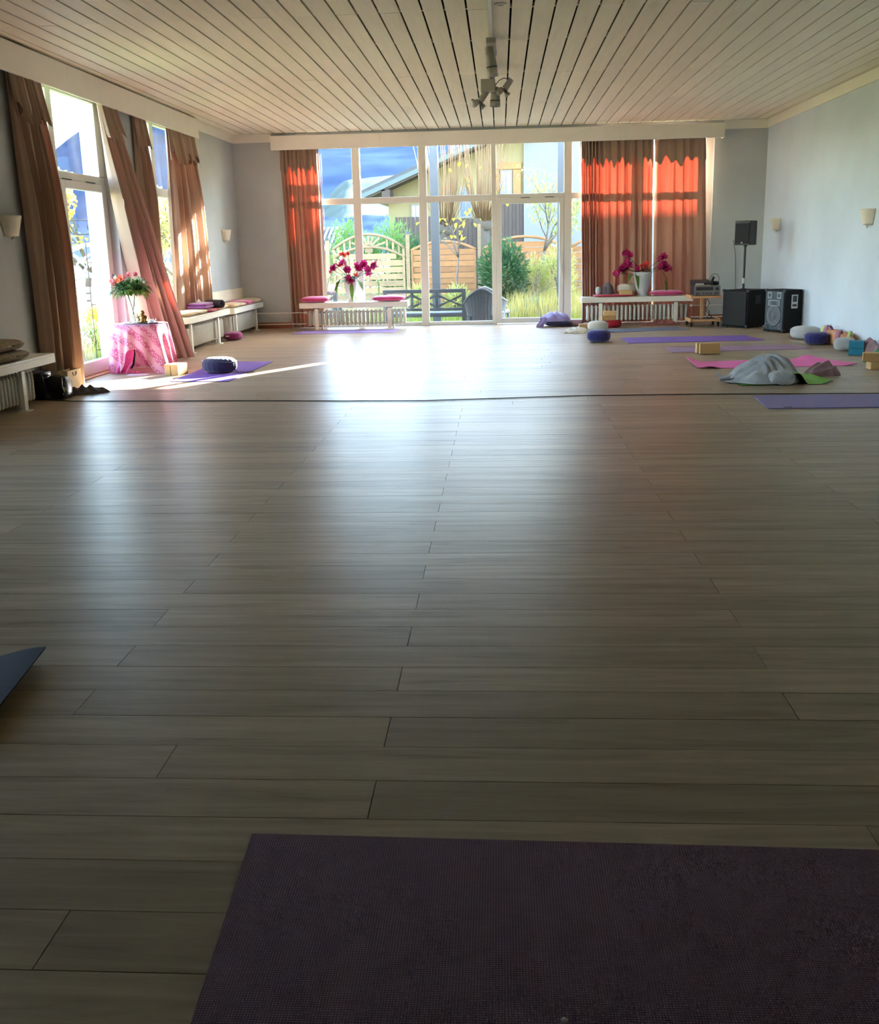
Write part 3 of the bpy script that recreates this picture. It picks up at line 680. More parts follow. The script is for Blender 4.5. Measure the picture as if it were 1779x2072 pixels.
# ------------------------------------------------------------------ yoga mats
def flat_mat(label, pts, m, th=0.006, curl=None, name='yoga_mat', under=None, tagpos=None, edge=None):
    """pts: four floor corners, ordered near-left, near-right, far-right, far-left"""
    P = [Vector((x, y, 0)) for x, y in pts]; c = sum(P, Vector()) / 4
    root = thing(name, label, 'yoga mat', c)
    def f(u, v, dz=0.0):
        p = (P[0] * (1 - u) + P[1] * u) * (1 - v) + (P[3] * (1 - u) + P[2] * u) * v - c
        z = curl(u, v) if curl else 0.0
        return (p.x, p.y, z + dz)
    nu, nv = (60, 16) if curl else (1, 1)
    top = B().grid(lambda u, v: f(u, v, th), nu, nv)
    # underside and edge
    bt = B().grid(lambda u, v: f(u, v, 0.0005), nu, nv)
    ring = [(i / nu, 0) for i in range(nu + 1)] + [(1, j / nv) for j in range(1, nv + 1)] + [(1 - i / nu, 1) for i in range(1, nu + 1)] + [(0, 1 - j / nv) for j in range(1, nv + 1)]
    V = []
    for u, v in ring: V += [f(u, v, 0.0005), f(u, v, th)]
    n = len(ring); bt.add(V, [(2 * i, 2 * ((i + 1) % n), 2 * ((i + 1) % n) + 1, 2 * i + 1) for i in range(n)])
    ob('mat_top', top, m, root, smooth=bool(curl)); ob('mat_underside', bt, under or m, root, smooth=bool(curl))
    if tagpos:
        p = f(*tagpos, th + 0.0005); ob('brand_tag', B().box(p[0] - 0.03, p[0] + 0.03, p[1] - 0.012, p[1] + 0.012, p[2], p[2] + 0.0015), 'cable', root)
    return root
flat_mat('purple yoga mat left, under the dark blue cushion', [(-3.42, 10.05), (-2.785, 9.985), (-2.73, 11.78), (-3.40, 11.86)], 'purple_mat')
flat_mat('lilac yoga mat in front of the bench with the white urn', [(-3.32, 15.72), (-1.68, 15.70), (-1.645, 16.26), (-3.24, 16.33)], 'lilac_mat')
flat_mat('bright purple yoga mat on the right, in front of the pale blue mat', [(1.69, 13.32), (3.50, 13.44), (3.40, 14.15), (1.68, 14.10)], 'purple_mat')
flat_mat('blue-grey yoga mat farthest back on the right', [(1.35, 14.90), (2.86, 15.30), (2.74, 15.80), (1.30, 15.45)], 'blue_mat', tagpos=(0.35, 0.08))
flat_mat('pale mauve yoga mat with a cork block on it', [(2.05, 12.08), (3.75, 12.26), (3.60, 12.79), (2.07, 12.66)], 'mauve_mat')
flat_mat('bright pink yoga mat with curled corners', [(2.05, 10.47), (3.70, 10.555), (3.52, 11.20), (2.04, 11.09)], 'pink_mat', curl=lambda u, v: 0.05 * sm(0.12, 0.0, u) * (0.3 + 0.7 * v) + 0.045 * sm(0.78, 0.9, u) * sm(1.02, 0.9, u) * v + 0.02 * sm(0.9, 1, u) * (1 - v) + 0.02 * sm(0.02, 0.08, u) * sm(0.16, 0.08, u) * (1 - v))
flat_mat('lime green yoga mat half under the grey blanket', [(2.20, 9.17), (3.02, 9.20), (3.0, 9.90), (2.15, 9.85)], 'green_mat', under='green_under', curl=lambda u, v: 0.10 * sm(0.48, 0.58, u) * sm(0.74, 0.62, u) + 0.03 * sm(0.86, 1.0, u) * (1 - 0.6 * v))
flat_mat('violet yoga mat at the right edge, nearest of the right-hand mats', [(2.10, 7.87), (3.95, 7.86), (3.95, 8.53), (2.145, 8.54)], 'violet_mat', th=0.008, tagpos=(0.085, 0.05))
flat_mat('dark slate yoga mat with a lifted corner at the left edge', [(-3.2, 2.36), (-1.43, 2.47), (-1.50, 2.965), (-3.3, 2.86)], 'slate_mat', curl=lambda u, v: 0.045 * sm(0.86, 1.0, u))
def foreground_mat():
    m = bpy.data.materials.new('ribbed_mat'); m.use_nodes = True
    t = m.node_tree; n = t.nodes; p = n['Principled BSDF']; p.inputs['Roughness'].default_value = 0.8; p.inputs['Specular IOR Level'].default_value = 0.25
    geo = n.new('ShaderNodeNewGeometry'); sx = n.new('ShaderNodeSeparateXYZ'); t.links.new(geo.outputs['Position'], sx.inputs[0])
    outs = []
    for ax in ('X', 'Y'):
        m1 = n.new('ShaderNodeMath'); m1.operation = 'MULTIPLY'; m1.inputs[1].default_value = 2 * PI / 0.0055; t.links.new(sx.outputs[ax], m1.inputs[0])
        m2 = n.new('ShaderNodeMath'); m2.operation = 'SINE'; t.links.new(m1.outputs[0], m2.inputs[0]); outs.append(m2)
    mn = n.new('ShaderNodeMath'); mn.operation = 'MINIMUM'; t.links.new(outs[0].outputs[0], mn.inputs[0]); t.links.new(outs[1].outputs[0], mn.inputs[1])
    rp = n.new('ShaderNodeValToRGB'); rp.color_ramp.elements[0].position = 0.0; rp.color_ramp.elements[1].position = 0.5
    rp.color_ramp.elements[0].color = lin(104, 72, 84); rp.color_ramp.elements[1].color = lin(176, 128, 142)
    t.links.new(mn.outputs[0], rp.inputs[0]); t.links.new(rp.outputs[0], p.inputs['Base Color'])
    bp = n.new('ShaderNodeBump'); bp.inputs['Strength'].default_value = 0.6; bp.inputs['Distance'].default_value = 0.003
    t.links.new(mn.outputs[0], bp.inputs['Height']); t.links.new(bp.outputs[0], p.inputs['Normal'])
    MATS['ribbed_mat'] = m
foreground_mat()
flat_mat('dusky plum ribbed yoga mat in the dark foreground', [(-0.52, 1.0), (1.30, 0.98), (1.27, 1.955), (-0.576, 1.992)], 'ribbed_mat', th=0.005)
tag(ob('pebble', B().sell((0.10, 1.445, 0.010), (0.012, 0.010, 0.010), 0.9, 0.9, 10, 6), 'natural_cotton', smooth=True), 'tiny pale crumb lying on the foreground mat', 'crumb')

# ------------------------------------------------------------------ cork and foam blocks
def block(label, c, size, rz=0.0, m='cork', group='yoga blocks', rot=None):
    o = ob('yoga_block', B().box(-size[0] / 2, size[0] / 2, -size[1] / 2, size[1] / 2, 0, size[2]), m, bevel=0.006, loc=c, rot=rot or (0, 0, rz), segs=3)
    return tag(o, label, 'yoga block', group)
block('cork yoga block standing on the pale mauve mat, in front', (2.45, 11.865, 0.007), (0.235, 0.07, 0.12), 0.02)
block('cork yoga block close behind the front one on the mauve mat', (2.425, 11.945, 0.007), (0.235, 0.07, 0.12), 0.02, 'cork_light')
block('lower cork block of the pair at the right edge', (3.82, 10.26, 0.0), (0.23, 0.12, 0.075), 0.06, 'cork_light')
block('upper cork block of the pair at the right edge, turned', (3.78, 10.30, 0.0765), (0.23, 0.14, 0.085), -0.3, 'cork')
block('lower blue foam block near the right wall', (4.05, 11.62, 0.0), (0.16, 0.22, 0.075), -0.35, 'blue_foam')
block('upper blue foam block near the right wall', (4.05, 11.62, 0.0765), (0.16, 0.22, 0.075), -0.35, 'blue_foam')
block('left cork block of the pair beside the pink table', (-3.60, 10.70, 0.0), (0.075, 0.20, 0.12), -0.25, 'cork')
block('right cork block of the pair beside the pink table', (-3.515, 10.67, 0.0), (0.085, 0.20, 0.12), -0.25, 'cork')
block('cork block lying flat beside the cream knitted blanket', (1.33, 15.80, 0.0), (0.20, 0.12, 0.075), 0.0, 'cork')
# ------------------------------------------------------------------ cushions
def zafu(label, c, r, h, m, pleats=14, sx=1.0, sy=1.0, rz=0.0, name='meditation_cushion', band=None, amp=0.02):
    root = thing(name, label, 'cushion', c, rz, 'round meditation cushions')
    rr = random.Random(int(r * 1000) + int(c[0] * 100)); ph = rr.uniform(0, 6)
    prof = []
    for i in range(15):
        a = -PI / 2 + PI * i / 14
        prof.append((r * (abs(math.cos(a)) ** 0.55), h / 2 + h / 2 * math.copysign(abs(math.sin(a)) ** 0.8, math.sin(a))))
    prof[0] = (0, 0); prof[-1] = (0, h * 0.94)
    ob('cushion_body', B().lathe(prof, n=64, sx=sx, sy=sy, fr=lambda a, z: 1 + amp * math.sin(pleats * a + ph) * (0.3 + abs(z / h - 0.5)) + 0.02 * math.sin(3 * a + ph)), m, root, smooth=True)
    ob('seam', B().tube([(1.01 * r * sx * math.cos(2 * PI * k / 32), 1.01 * r * sy * math.sin(2 * PI * k / 32), h * 0.74 + 0.004 * math.sin(k)) for k in range(33)], 0.004, 5), m, root, smooth=True)
    return root
zafu('bright navy round cushion alone in front of the purple mat', (1.325, 13.60, 0), 0.155, 0.17, 'navy', 18, amp=0.05)
zafu('off-white round cushion on the blue-grey mat', (1.47, 15.22, 0.007), 0.155, 0.155, 'natural_cotton', 16)
rz_ = zafu('dark red round cushion before the right radiator, under two cork blocks', (1.76, 15.98, 0), 0.15, 0.115, 'red_fabric', 16)
block('lower cork block stacked on the dark red cushion', (1.70, 15.96, 0.112), (0.22, 0.11, 0.072), 0.1, 'cork')
block('upper cork block stacked on the dark red cushion', (1.72, 15.97, 0.1845), (0.20, 0.11, 0.072), -0.05, 'cork_light')
zafu('dark blue slumped cushion on the left purple mat', (-3.085, 10.74, 0.008), 0.20, 0.17, 'navy_dark', 20, sx=1.0, sy=0.75, rz=-0.25, amp=0.05)
tag(ob('drawstring', B().tube([(-2.92, 10.66, 0.07), (-2.86, 10.68, 0.015), (-2.80, 10.70, 0.012), (-2.74, 10.71, 0.012), (-2.70, 10.72, 0.012)], 0.004, 5), 'navy_dark', smooth=True), 'thin dark drawstring trailing from the slumped blue cushion', 'string')
r = zafu('magenta oblong cushion on the floor between the left benches', (-4.02, 14.86, 0), 0.13, 0.125, 'magenta', 12, sx=1.05, sy=1.25)
ob('care_label', B().box(-0.075, -0.02, -0.168, -0.164, 0.06, 0.08), 'white_fabric', r)
zafu('grey-white bolster cushion in front of the right-hand floor speaker', (4.04, 13.52, 0), 0.17, 0.17, 'grey_cotton', 10, sx=1.0, sy=1.3, rz=0.5)
zafu('bright navy cushion by the right wall, behind the mauve mat', (3.955, 12.78, 0), 0.145, 0.16, 'navy', 16, amp=0.05)
zafu('small white cushion by the right wall, beside the blue blocks', (4.06, 12.05, 0), 0.12, 0.15, 'grey_cotton', 10)
zafu('beige round cushion lying on the right back bench', (2.06, 16.66, 0.476), 0.15, 0.17, 'natural_cotton', 12)
def pad(label, c, size, m, rz=0.0, name='seat_cushion', e2=0.35, tilt=(0, 0), border=None, group='seat cushions on the benches', seed=1):
    root = thing(name, label, 'cushion', (c[0], c[1], c[2]), rz, group)
    def wob(p): return Vector((p.x, p.y, p.z * (1 + 0.16 * fbm(p.x * 7, p.y * 7, seed))))
    b = B().sell((0, 0, size[2] / 2), size, 0.75, e2, 40, 16, wob)
    if tilt != (0, 0): b.rot((tilt[0], tilt[1], 0))
    lo = min(v[2] for v in b.v); b.shift((0, 0, -lo))
    ob('pad', b, m, root, smooth=True)
    pts = []
    for k in range(49):
        a = 2 * PI * k / 48; pw = lambda x, e: math.copysign(abs(x) ** e, x)
        pts.append((pw(math.cos(a), e2) * size[0] / 2, pw(math.sin(a), e2) * size[1] / 2, size[2] / 2))
    t_ = B().tube(pts, 0.007, 6)
    if tilt != (0, 0): t_.rot((tilt[0], tilt[1], 0))
    t_.shift((0, 0, -lo)); ob('piping', t_, border or m, root, smooth=True)
    return root
pad('pink and crimson seat cushion at the left end of the urn bench', (-3.07, 16.62, 0.44), (0.46, 0.35, 0.10), 'pink_velvet', 0.05, border='crimson_pad', seed=2)
pad('pink and crimson seat cushion at the right end of the urn bench', (-1.84, 16.62, 0.44), (0.54, 0.35, 0.095), 'pink_velvet', 0, border='crimson_pad', seed=3)
pad('crimson seat cushion under the grey-brown shawl on the right back bench', (1.84, 16.60, 0.445), (0.64, 0.35, 0.045), 'crimson_pad', 0, seed=4)
pad('crimson-edged pink cushion right of the grey pot', (2.70, 16.62, 0.445), (0.54, 0.35, 0.085), 'pink_velvet', 0, border='crimson_pad', seed=5)
BX = -4.21
pad('beige cushion at the near end of the sunlit left bench', (BX, 13.06, 0.475), (0.36, 0.42, 0.07), 'beige_pad', 0, seed=6)
pad('second beige cushion on the sunlit left bench', (BX, 13.52, 0.475), (0.36, 0.44, 0.06), 'beige_pad', 0.06, seed=7)
pad('crimson cushion under the rolled mat on the left bench', (BX + 0.02, 14.02, 0.475), (0.36, 0.46, 0.045), 'crimson_pad', 0, seed=8)
pad('beige cushion behind the rolled mat on the left bench', (BX, 14.55, 0.475), (0.36, 0.46, 0.07), 'beige_pad', 0, seed=9)
pad('beige cushion at the near end of the corner bench', (BX, 15.30, 0.455), (0.36, 0.42, 0.075), 'beige_pad', 0, seed=10)
pad('beige cushion left of the pink one on the corner bench', (BX, 15.70, 0.455), (0.35, 0.36, 0.06), 'beige_pad', 0, seed=11)
pad('pink cushion on the corner bench', (BX, 16.12, 0.455), (0.36, 0.44, 0.075), 'pink_velvet', 0, border='crimson_pad', seed=12)
pad('beige cushion against the back wall on the corner bench', (BX, 16.66, 0.455), (0.36, 0.5, 0.08), 'beige_pad', 0, seed=13)
pad('lower patterned pillow on the left edge bench', (-4.21, 8.06, 0.44), (0.36, 0.62, 0.09), 'patterned', 0, name='pillow', border='patterned', group='patterned pillows', seed=14)
pad('upper patterned pillow on the left edge bench, tilted', (-4.22, 8.02, 0.525), (0.36, 0.60, 0.10), 'patterned', 0, name='pillow', border='patterned', group='patterned pillows', seed=15)
pad('red cushion under the patterned pillows at the left edge', (-4.20, 7.55, 0.44), (0.34, 0.36, 0.09), 'red_fabric', 0, seed=16)
# ------------------------------------------------------------------ blankets, cloths, rolls
def heap(name, label, cat, c, rx, ry, h, m, seed, ridges=5.0, ang=0.5, peak=(0.0, 0.0), rz=0.0, ra=0.03, group=None, power=1.5, fringe=0, part='folds'):
    root = thing(name, label, cat, c, rz, group)
    ca, sa = math.cos(ang), math.sin(ang)
    def f(u, v):
        a = 2 * PI * u; R = 1 + 0.14 * noise.noise((math.cos(a) * 1.3 + seed, math.sin(a) * 1.3, seed)) + 0.05 * math.sin(7 * a + seed)
        x = rx * R * v * math.cos(a) + peak[0] * (1 - v); y = ry * R * v * math.sin(a) + peak[1] * (1 - v)
        px, py = x - 1.2 * rx * ca, y - 1.2 * ry * sa          # folds run in arcs round a point outside the heap
        q = math.hypot(px, py) / max(rx, ry) + 0.22 * noise.noise((x * 5, y * 5, seed))
        rd = 0.5 + 0.5 * math.cos(2 * PI * ridges * 0.5 * q)
        z = h * (max(0, 1 - v ** power) ** 0.8) * (0.92 + 0.25 * noise.noise((x * 4, y * 4, seed + 3)))
        z += ra * rd ** 1.6 * (0.3 + 0.7 * (1 - v)) * sm(1.0, 0.75, v)
        z += 0.012 * sm(1.0, 0.9, v) + 0.003
        return (x, y, max(0.002, z))
    ob(part, B().grid(f, 110, 34), m, root, smooth=True)
    if fringe:
        b = B(); r = random.Random(seed)
        for k in range(fringe):
            a = r.uniform(PI, 2 * PI); x, y = rx * 1.02 * math.cos(a), ry * 1.02 * math.sin(a)
            b.tube([(x * 0.95, y * 0.95, 0.008), (x * 1.05, y * 1.06, 0.004), (x * 1.1 + r.uniform(-0.01, 0.01), y * 1.14, 0.003)], 0.003, 4)
        ob('fringe', b, m, root)
    return root
g = heap('blanket', 'crumpled grey fleece blanket heaped on the green mat', 'blanket', (2.47, 9.44, 0.01), 0.36, 0.26, 0.20, 'grey_fleece', 3, 9, -2.0, (0.08, 0.06), ra=0.075, power=1.5)
b = B().grid(lambda u, v: (-0.2 - 0.24 * u, -0.12 + 0.2 * v + 0.02 * math.sin(5 * u), 0.008 + 0.05 * (1 - u) * math.sin(PI * v) + 0.035 * abs(math.sin(3 * PI * v + 2 * u)) + 0.05 * sm(0.85, 1.0, u) * sm(0.3, 0.6, v)), 24, 20)
ob('trailing_end', b, 'grey_fleece', g, smooth=True)
b = B().sell((0.1, -0.24, 0.06), (0.24, 0.16, 0.13), 0.8, 0.8, 30, 16, lambda p: p * (1 + 0.18 * fbm(p.x * 14, p.y * 14, p.z * 9)))
ob('bunched_corner', b, 'grey_fleece', g, smooth=True)
heap('sweater', 'crumpled mauve sweater lying between the green and pink mats', 'clothing', (3.13, 9.87, 0.0), 0.175, 0.15, 0.12, 'mauve_cloth', 12, 5, 2.2, (0.05, 0.05), ra=0.028, power=1.5)
heap('knit_blanket', 'cream knitted blanket with dark flecks on the floor by the back door', 'blanket', (1.16, 15.15, 0.0), 0.22, 0.25, 0.05, 'cream_knit', 21, 6, 0.3, ra=0.03, fringe=26)
heap('cloth_roll', 'rust and cream cloth bunched on the floor before the right radiator', 'cloth', (2.55, 16.25, 0.0), 0.31, 0.07, 0.05, 'rust_cloth', 31, 4, 0.2, (0.1, 0), ra=0.03)
heap('scarf', 'dark grey fringed scarf on the floor by the paper bag', 'scarf', (-4.01, 9.28, 0.0), 0.24, 0.10, 0.05, 'scarf', 41, 5, 0.3, rz=0.5, ra=0.03, fringe=18)
heap('cloth', 'white cloth heap on the sunlit left bench', 'cloth', (-4.30, 14.10, 0.476), 0.08, 0.30, 0.15, 'white_fabric', 51, 4, 1.2, ra=0.03)
heap('shawl', 'grey-brown shawl bunched up on the right back bench', 'shawl', (1.74, 16.58, 0.476), 0.12, 0.12, 0.16, 'scarf', 61, 4, 0.7, ra=0.04, power=2.5)
tag(ob('white_roll', B().sell((1.60, 16.58, 0.545), (0.09, 0.2, 0.13), 0.8, 0.8, 24, 12, lambda p: p * (1 + 0.08 * fbm(p.x * 20, p.y * 20, 2))), 'grey_cotton', smooth=True), 'white rolled cloth left of the grey-brown shawl', 'cloth')
tag(block('cork block lying on the right back bench beside the beige cushion', (2.03, 16.50, 0.4755), (0.20, 0.11, 0.075), 0.03, 'cork_light'))
def folded(name, label, cat, c, size, layers, m, rz=0.0, seed=1):
    root = thing(name, label, cat, c, rz)
    h = size[2] / layers; r = random.Random(seed)
    for i in range(layers):
        dx, dy = r.uniform(-0.012, 0.012), r.uniform(-0.012, 0.012)
        s = 1 - 0.06 * i
        ob('fold', B().sell((dx, dy, h * (i + 0.5)), (size[0] * s, size[1] * s, h * 1.02), 0.35, 0.25, 36, 10, lambda p: Vector((p.x, p.y, p.z + 0.010 * fbm(p.x * 6, p.y * 6, seed + i)))), m, root, smooth=True)
    return root
folded('folded_blanket', 'plum folded blanket on the sunlit left bench', 'blanket', (-4.20, 13.86, 0.54), (0.30, 0.50, 0.07), 2, 'plum', 0.05, 5)
fb = heap('fleece_blanket', 'lavender fleece blanket heaped on a dark blue cushion by the back door', 'blanket', (0.88, 16.40, 0.085), 0.25, 0.19, 0.13, 'lavender', 9, 4, 0.4, (0.05, 0.0), ra=0.03, power=2.2)
ob('hanging_corner', B().grid(lambda u, v: (-0.25 + 0.02 * math.sin(6 * v) - 0.04 * v + 0.12 * u, -0.18 - 0.04 * v + 0.01 * math.sin(9 * u), 0.07 - 0.165 * v), 14, 10), 'lavender', fb, smooth=True)
pad('dark blue flat cushion under the lavender blanket', (0.93, 16.38, 0.0), (0.42, 0.34, 0.10), 'navy_dark', 0.05, group='floor cushions', seed=20)
def roll(label, c, axis, L, R, m, inner=None, turns=4.5):
    """mat rolled in a spiral; c: centre of the axis"""
    root = thing('rolled_mat', label, 'rolled mat', c)
    d = Vector(axis).normalized(); a = d.cross(Vector((0, 0, 1))).normalized(); bb = a.cross(d)
    def f(u, v):
        th = 2 * PI * turns * u; r = 0.012 + (R - 0.012) * u
        return d * (L * (v - 0.5)) + a * (r * math.cos(th - 2 * PI * turns - PI / 2)) + bb * (r * math.sin(th - 2 * PI * turns - PI / 2))
    ob('spiral', B().grid(f, int(turns * 26), 6), m, root, smooth=True, solid=(R - 0.012) / turns * 0.7)
    return root
roll('charcoal rolled mat on the sunlit left bench', (-4.10, 14.27, 0.578), (0.75, -0.62, 0.0), 0.34, 0.056, 'slate_mat')
roll('mauve rolled mat beside the lavender blanket', (1.20, 16.32, 0.052), (0.92, -0.3, 0), 0.26, 0.05, 'mauve_cloth')
# along the right wall
t = thing('bolster', 'peach bolster lying against the right wall behind the navy cushion', 'bolster', (4.19, 12.72, 0.09))
ob('bolster_body', B().sell((0, 0, 0), (0.17, 0.95, 0.17), 0.35, 0.9, 28, 24), 'peach', t, smooth=True)
for k, y in enumerate((-0.42, 0.42)): ob('end_cap', B().lathe([(0, -0.005), (0.05, -0.003), (0.06, 0.0)], n=18).rot((PI / 2 if k == 0 else -PI / 2, 0, 0)).shift((0, y * 1.12, 0)), 'peach', t)
def strap(label, c, m, R, wd, rz):
    root = thing('yoga_strap', label, 'strap', c, rz, 'coiled yoga straps')
    ob('strap_loop', B().grid(lambda u, v: (R * math.cos(2 * PI * u) * 0.55, wd * (v - 0.5), R + R * math.sin(2 * PI * u)), 28, 1), m, root, smooth=True, solid=0.004)
    ob('buckle', B().tube([(0.0, -wd / 2, 2 * R + 0.004), (0.02, -wd / 2, 2 * R + 0.008), (0.02, wd / 2, 2 * R + 0.008), (0.0, wd / 2, 2 * R + 0.004)], 0.003, 5), 'steel', root)
strap('lime green strap on the peach bolster, farther one', (4.13, 13.02, 0.0), 'lime_strap', 0.105, 0.05, 0.5)
strap('dusky pink strap beside the lime one behind the navy cushion', (4.11, 12.82, 0.0), 'pink_strap', 0.115, 0.06, 0.5)
strap('dusky pink strap hanging off the near end of the peach bolster', (4.10, 12.38, 0.0), 'pink_strap', 0.10, 0.06, 0.9)
strap('pale green strap behind the small white cushion', (4.19, 12.26, 0.0), 'lime_strap', 0.10, 0.035, 0.9)
heap('cloth', 'mauve cloth pile against the right wall behind the blue blocks', 'cloth', (4.18, 11.55, 0.0), 0.10, 0.42, 0.16, 'mauve_cloth', 71, 5, 0.9, ra=0.03)
heap('cloth', 'green blanket end behind the cork blocks at the right edge', 'blanket', (4.05, 10.85, 0.0), 0.20, 0.14, 0.12, 'green_cloth', 72, 3, 0.6, ra=0.02)

# ------------------------------------------------------------------ bags by the left bench
t = thing('backpack', 'black backpack on the floor beside the nearest left bench', 'bag', (-4.275, 8.97, 0))
ob('bag_body', B().sell((0, 0, 0.13), (0.165, 0.24, 0.27), 0.55, 0.7, 28, 16, lambda p: p * (1 + 0.16 * fbm(p.x * 9, p.y * 9, p.z * 9))), 'bag_black', t, smooth=True)
ob('bag_flap', B().sell((0.02, -0.02, 0.235), (0.14, 0.22, 0.06), 0.7, 0.7, 24, 10), 'bag_black', t, smooth=True)
ob('strap', B().tube([(0.06, -0.11, 0.24), (0.08, -0.13, 0.18), (0.09, -0.12, 0.10), (0.08, -0.1, 0.03)], 0.012, 6), 'bag_black', t, smooth=True)
ob('zip_pull', B().box(0.078, 0.083, -0.05, -0.043, 0.12, 0.16), 'steel', t)
t = thing('shoulder_bag', 'black leather shoulder bag leaning between the backpack and the paper bag', 'bag', (-4.10, 8.98, 0))
ob('bag_body', B().sell((0, 0, 0.105), (0.19, 0.20, 0.22), 0.6, 0.6, 28, 16, lambda p: p * (1 + 0.2 * fbm(p.x * 10, p.y * 10, p.z * 10))), 'bag_black', t, smooth=True)
ob('bag_flap', B().grid(lambda u, v: (-0.075 + 0.15 * u, -0.105 - 0.008 * math.sin(PI * v), 0.205 - 0.11 * v), 10, 8), 'bag_black', t, smooth=True, solid=0.006)
ob('tassel', B().tube([(0.07, -0.112, 0.13), (0.09, -0.118, 0.08), (0.075, -0.12, 0.05)], 0.006, 5).tube([(0.08, -0.112, 0.12), (0.11, -0.118, 0.09)], 0.005, 5), 'natural_cotton', t)
t = thing('paper_bag', 'brown paper carrier bag with black cord handles on the floor', 'bag', (-4.20, 9.43, 0), PI / 2 - 0.03)
pb = B()
W, D, Hb = 0.29, 0.10, 0.215
pb.add([(-W / 2, -D / 2, 0.001), (W / 2, -D / 2, 0.001), (W / 2, D / 2, 0.001), (-W / 2, D / 2, 0.001), (-W / 2, -D / 2, Hb), (W / 2, -D / 2, Hb), (W / 2, D / 2, Hb), (-W / 2, D / 2, Hb), (W / 2 - 0.015, 0, Hb), (-W / 2 + 0.015, 0, Hb)],
       [(0, 3, 2, 1), (0, 1, 5, 4), (2, 3, 7, 6), (1, 2, 8), (2, 6, 8), (1, 8, 5), (3, 0, 9), (0, 4, 9), (3, 9, 7)])
ob('bag_body', pb, 'paper_bag', t, solid=0.002)
for y in (-D / 2 - 0.003, D / 2 + 0.003): ob('handle', B().tube([(-0.04, y, Hb - 0.02), (-0.032, y * 1.02, Hb - 0.045), (-0.012, y * 1.02, Hb - 0.058), (0.012, y * 1.02, Hb - 0.058), (0.032, y * 1.02, Hb - 0.045), (0.04, y, Hb - 0.02)], 0.004, 6), 'cable', t)

# ------------------------------------------------------------------ round table with pink cloth
def cloth_mat():
    m = bpy.data.materials.new('pink_print'); m.use_nodes = True
    t = m.node_tree; n = t.nodes; p = n['Principled BSDF']; p.inputs['Roughness'].default_value = 0.85
    geo = n.new('ShaderNodeNewGeometry')
    vo = n.new('ShaderNodeTexVoronoi'); vo.feature = 'DISTANCE_TO_EDGE'; vo.inputs['Scale'].default_value = 34
    t.links.new(geo.outputs['Position'], vo.inputs['Vector'])
    wv = n.new('ShaderNodeTexWave'); wv.inputs['Scale'].default_value = 3.2; wv.inputs['Distortion'].default_value = 3; wv.bands_direction = 'DIAGONAL'
    t.links.new(geo.outputs['Position'], wv.inputs['Vector'])
    lt = n.new('ShaderNodeMath'); lt.operation = 'LESS_THAN'; lt.inputs[1].default_value = 0.14; t.links.new(vo.outputs['Distance'], lt.inputs[0])
    gt = n.new('ShaderNodeMath'); gt.operation = 'GREATER_THAN'; gt.inputs[1].default_value = 0.42; t.links.new(wv.outputs['Fac'], gt.inputs[0])
    mu = n.new('ShaderNodeMath'); mu.operation = 'MULTIPLY'; t.links.new(lt.outputs[0], mu.inputs[0]); t.links.new(gt.outputs[0], mu.inputs[1])
    mx = n.new('ShaderNodeMix'); mx.data_type = 'RGBA'; mx.inputs['A'].default_value = lin(222, 160, 178); mx.inputs['B'].default_value = lin(200, 102, 138)
    t.links.new(mu.outputs[0], mx.inputs['Factor']); t.links.new(mx.outputs['Result'], p.inputs['Base Color'])
    tr = n.new('ShaderNodeBsdfTranslucent'); t.links.new(mx.outputs['Result'], tr.inputs['Color'])
    ms = n.new('ShaderNodeMixShader'); ms.inputs[0].default_value = 0.25
    t.links.new(p.outputs[0], ms.inputs[1]); t.links.new(tr.outputs[0], ms.inputs[2]); t.links.new(ms.outputs[0], n['Material Output'].inputs['Surface'])
    MATS['pink_print'] = m
cloth_mat()
TX, TY, TZ = -4.06, 11.08, 0.535
t = thing('round_table', 'small round table under the pink cloth by the left door', 'table', (TX, TY, 0))
ob('tabletop', B().lathe([(0, TZ - 0.032), (0.295, TZ - 0.032), (0.305, TZ - 0.02), (0.30, TZ - 0.006), (0, TZ - 0.006)], n=48), 'dark_metal', t)
for k in range(4):
    a = -0.75 + k * PI / 2; ca, sa = math.cos(a), math.sin(a)
    ob('leg', B().tube([(0.10 * ca, 0.10 * sa, TZ - 0.03), (0.20 * ca, 0.20 * sa, 0.42), (0.21 * ca, 0.21 * sa, 0.30), (0.19 * ca, 0.19 * sa, 0.18), (0.24 * ca, 0.24 * sa, 0.06), (0.30 * ca, 0.30 * sa, 0.008)], 0.011, 8), 'dark_metal', t, smooth=True)
tc = thing('tablecloth', 'pink printed cloth draped over the round table', 'tablecloth', (TX, TY, 0))
FA = math.radians(-84)
def cl(u, v):
    a = 2 * PI * u
    if v < 0.3:
        r = 0.306 * v / 0.3; return (r * math.cos(a), r * math.sin(a), TZ + 0.002 - 0.004 * (v / 0.3) ** 6)
    t = (v - 0.3) / 0.7
    da = (a - FA + PI) % (2 * PI) - PI
    right = math.exp(-((a - math.radians(-32) + PI) % (2 * PI) - PI) ** 2 / 0.25)
    arch = sm(0.62, 0.10, abs(da)) ; drop = TZ * (0.985 - 0.50 * arch)
    rb = 0.035 + 0.045 * math.sin(7 * a + 0.4) * 0.5 + 0.10 * right
    r = 0.306 + 0.012 * min(1, t * 6) + rb * t ** 1.3 + 0.020 * math.sin(15 * a + 1.2 * math.sin(3 * a)) * sm(0, 0.5, t)
    return (r * math.cos(a), r * math.sin(a), TZ - 0.003 - drop * t + 0.0 * u)
ob('cloth', B().grid(cl, 160, 40), 'pink_print', tc, smooth=True)
mat('hot_pink', (230, 110, 170), 0.8, var=0.35, vs=50, trans=0.3, tcol=(250, 100, 180))
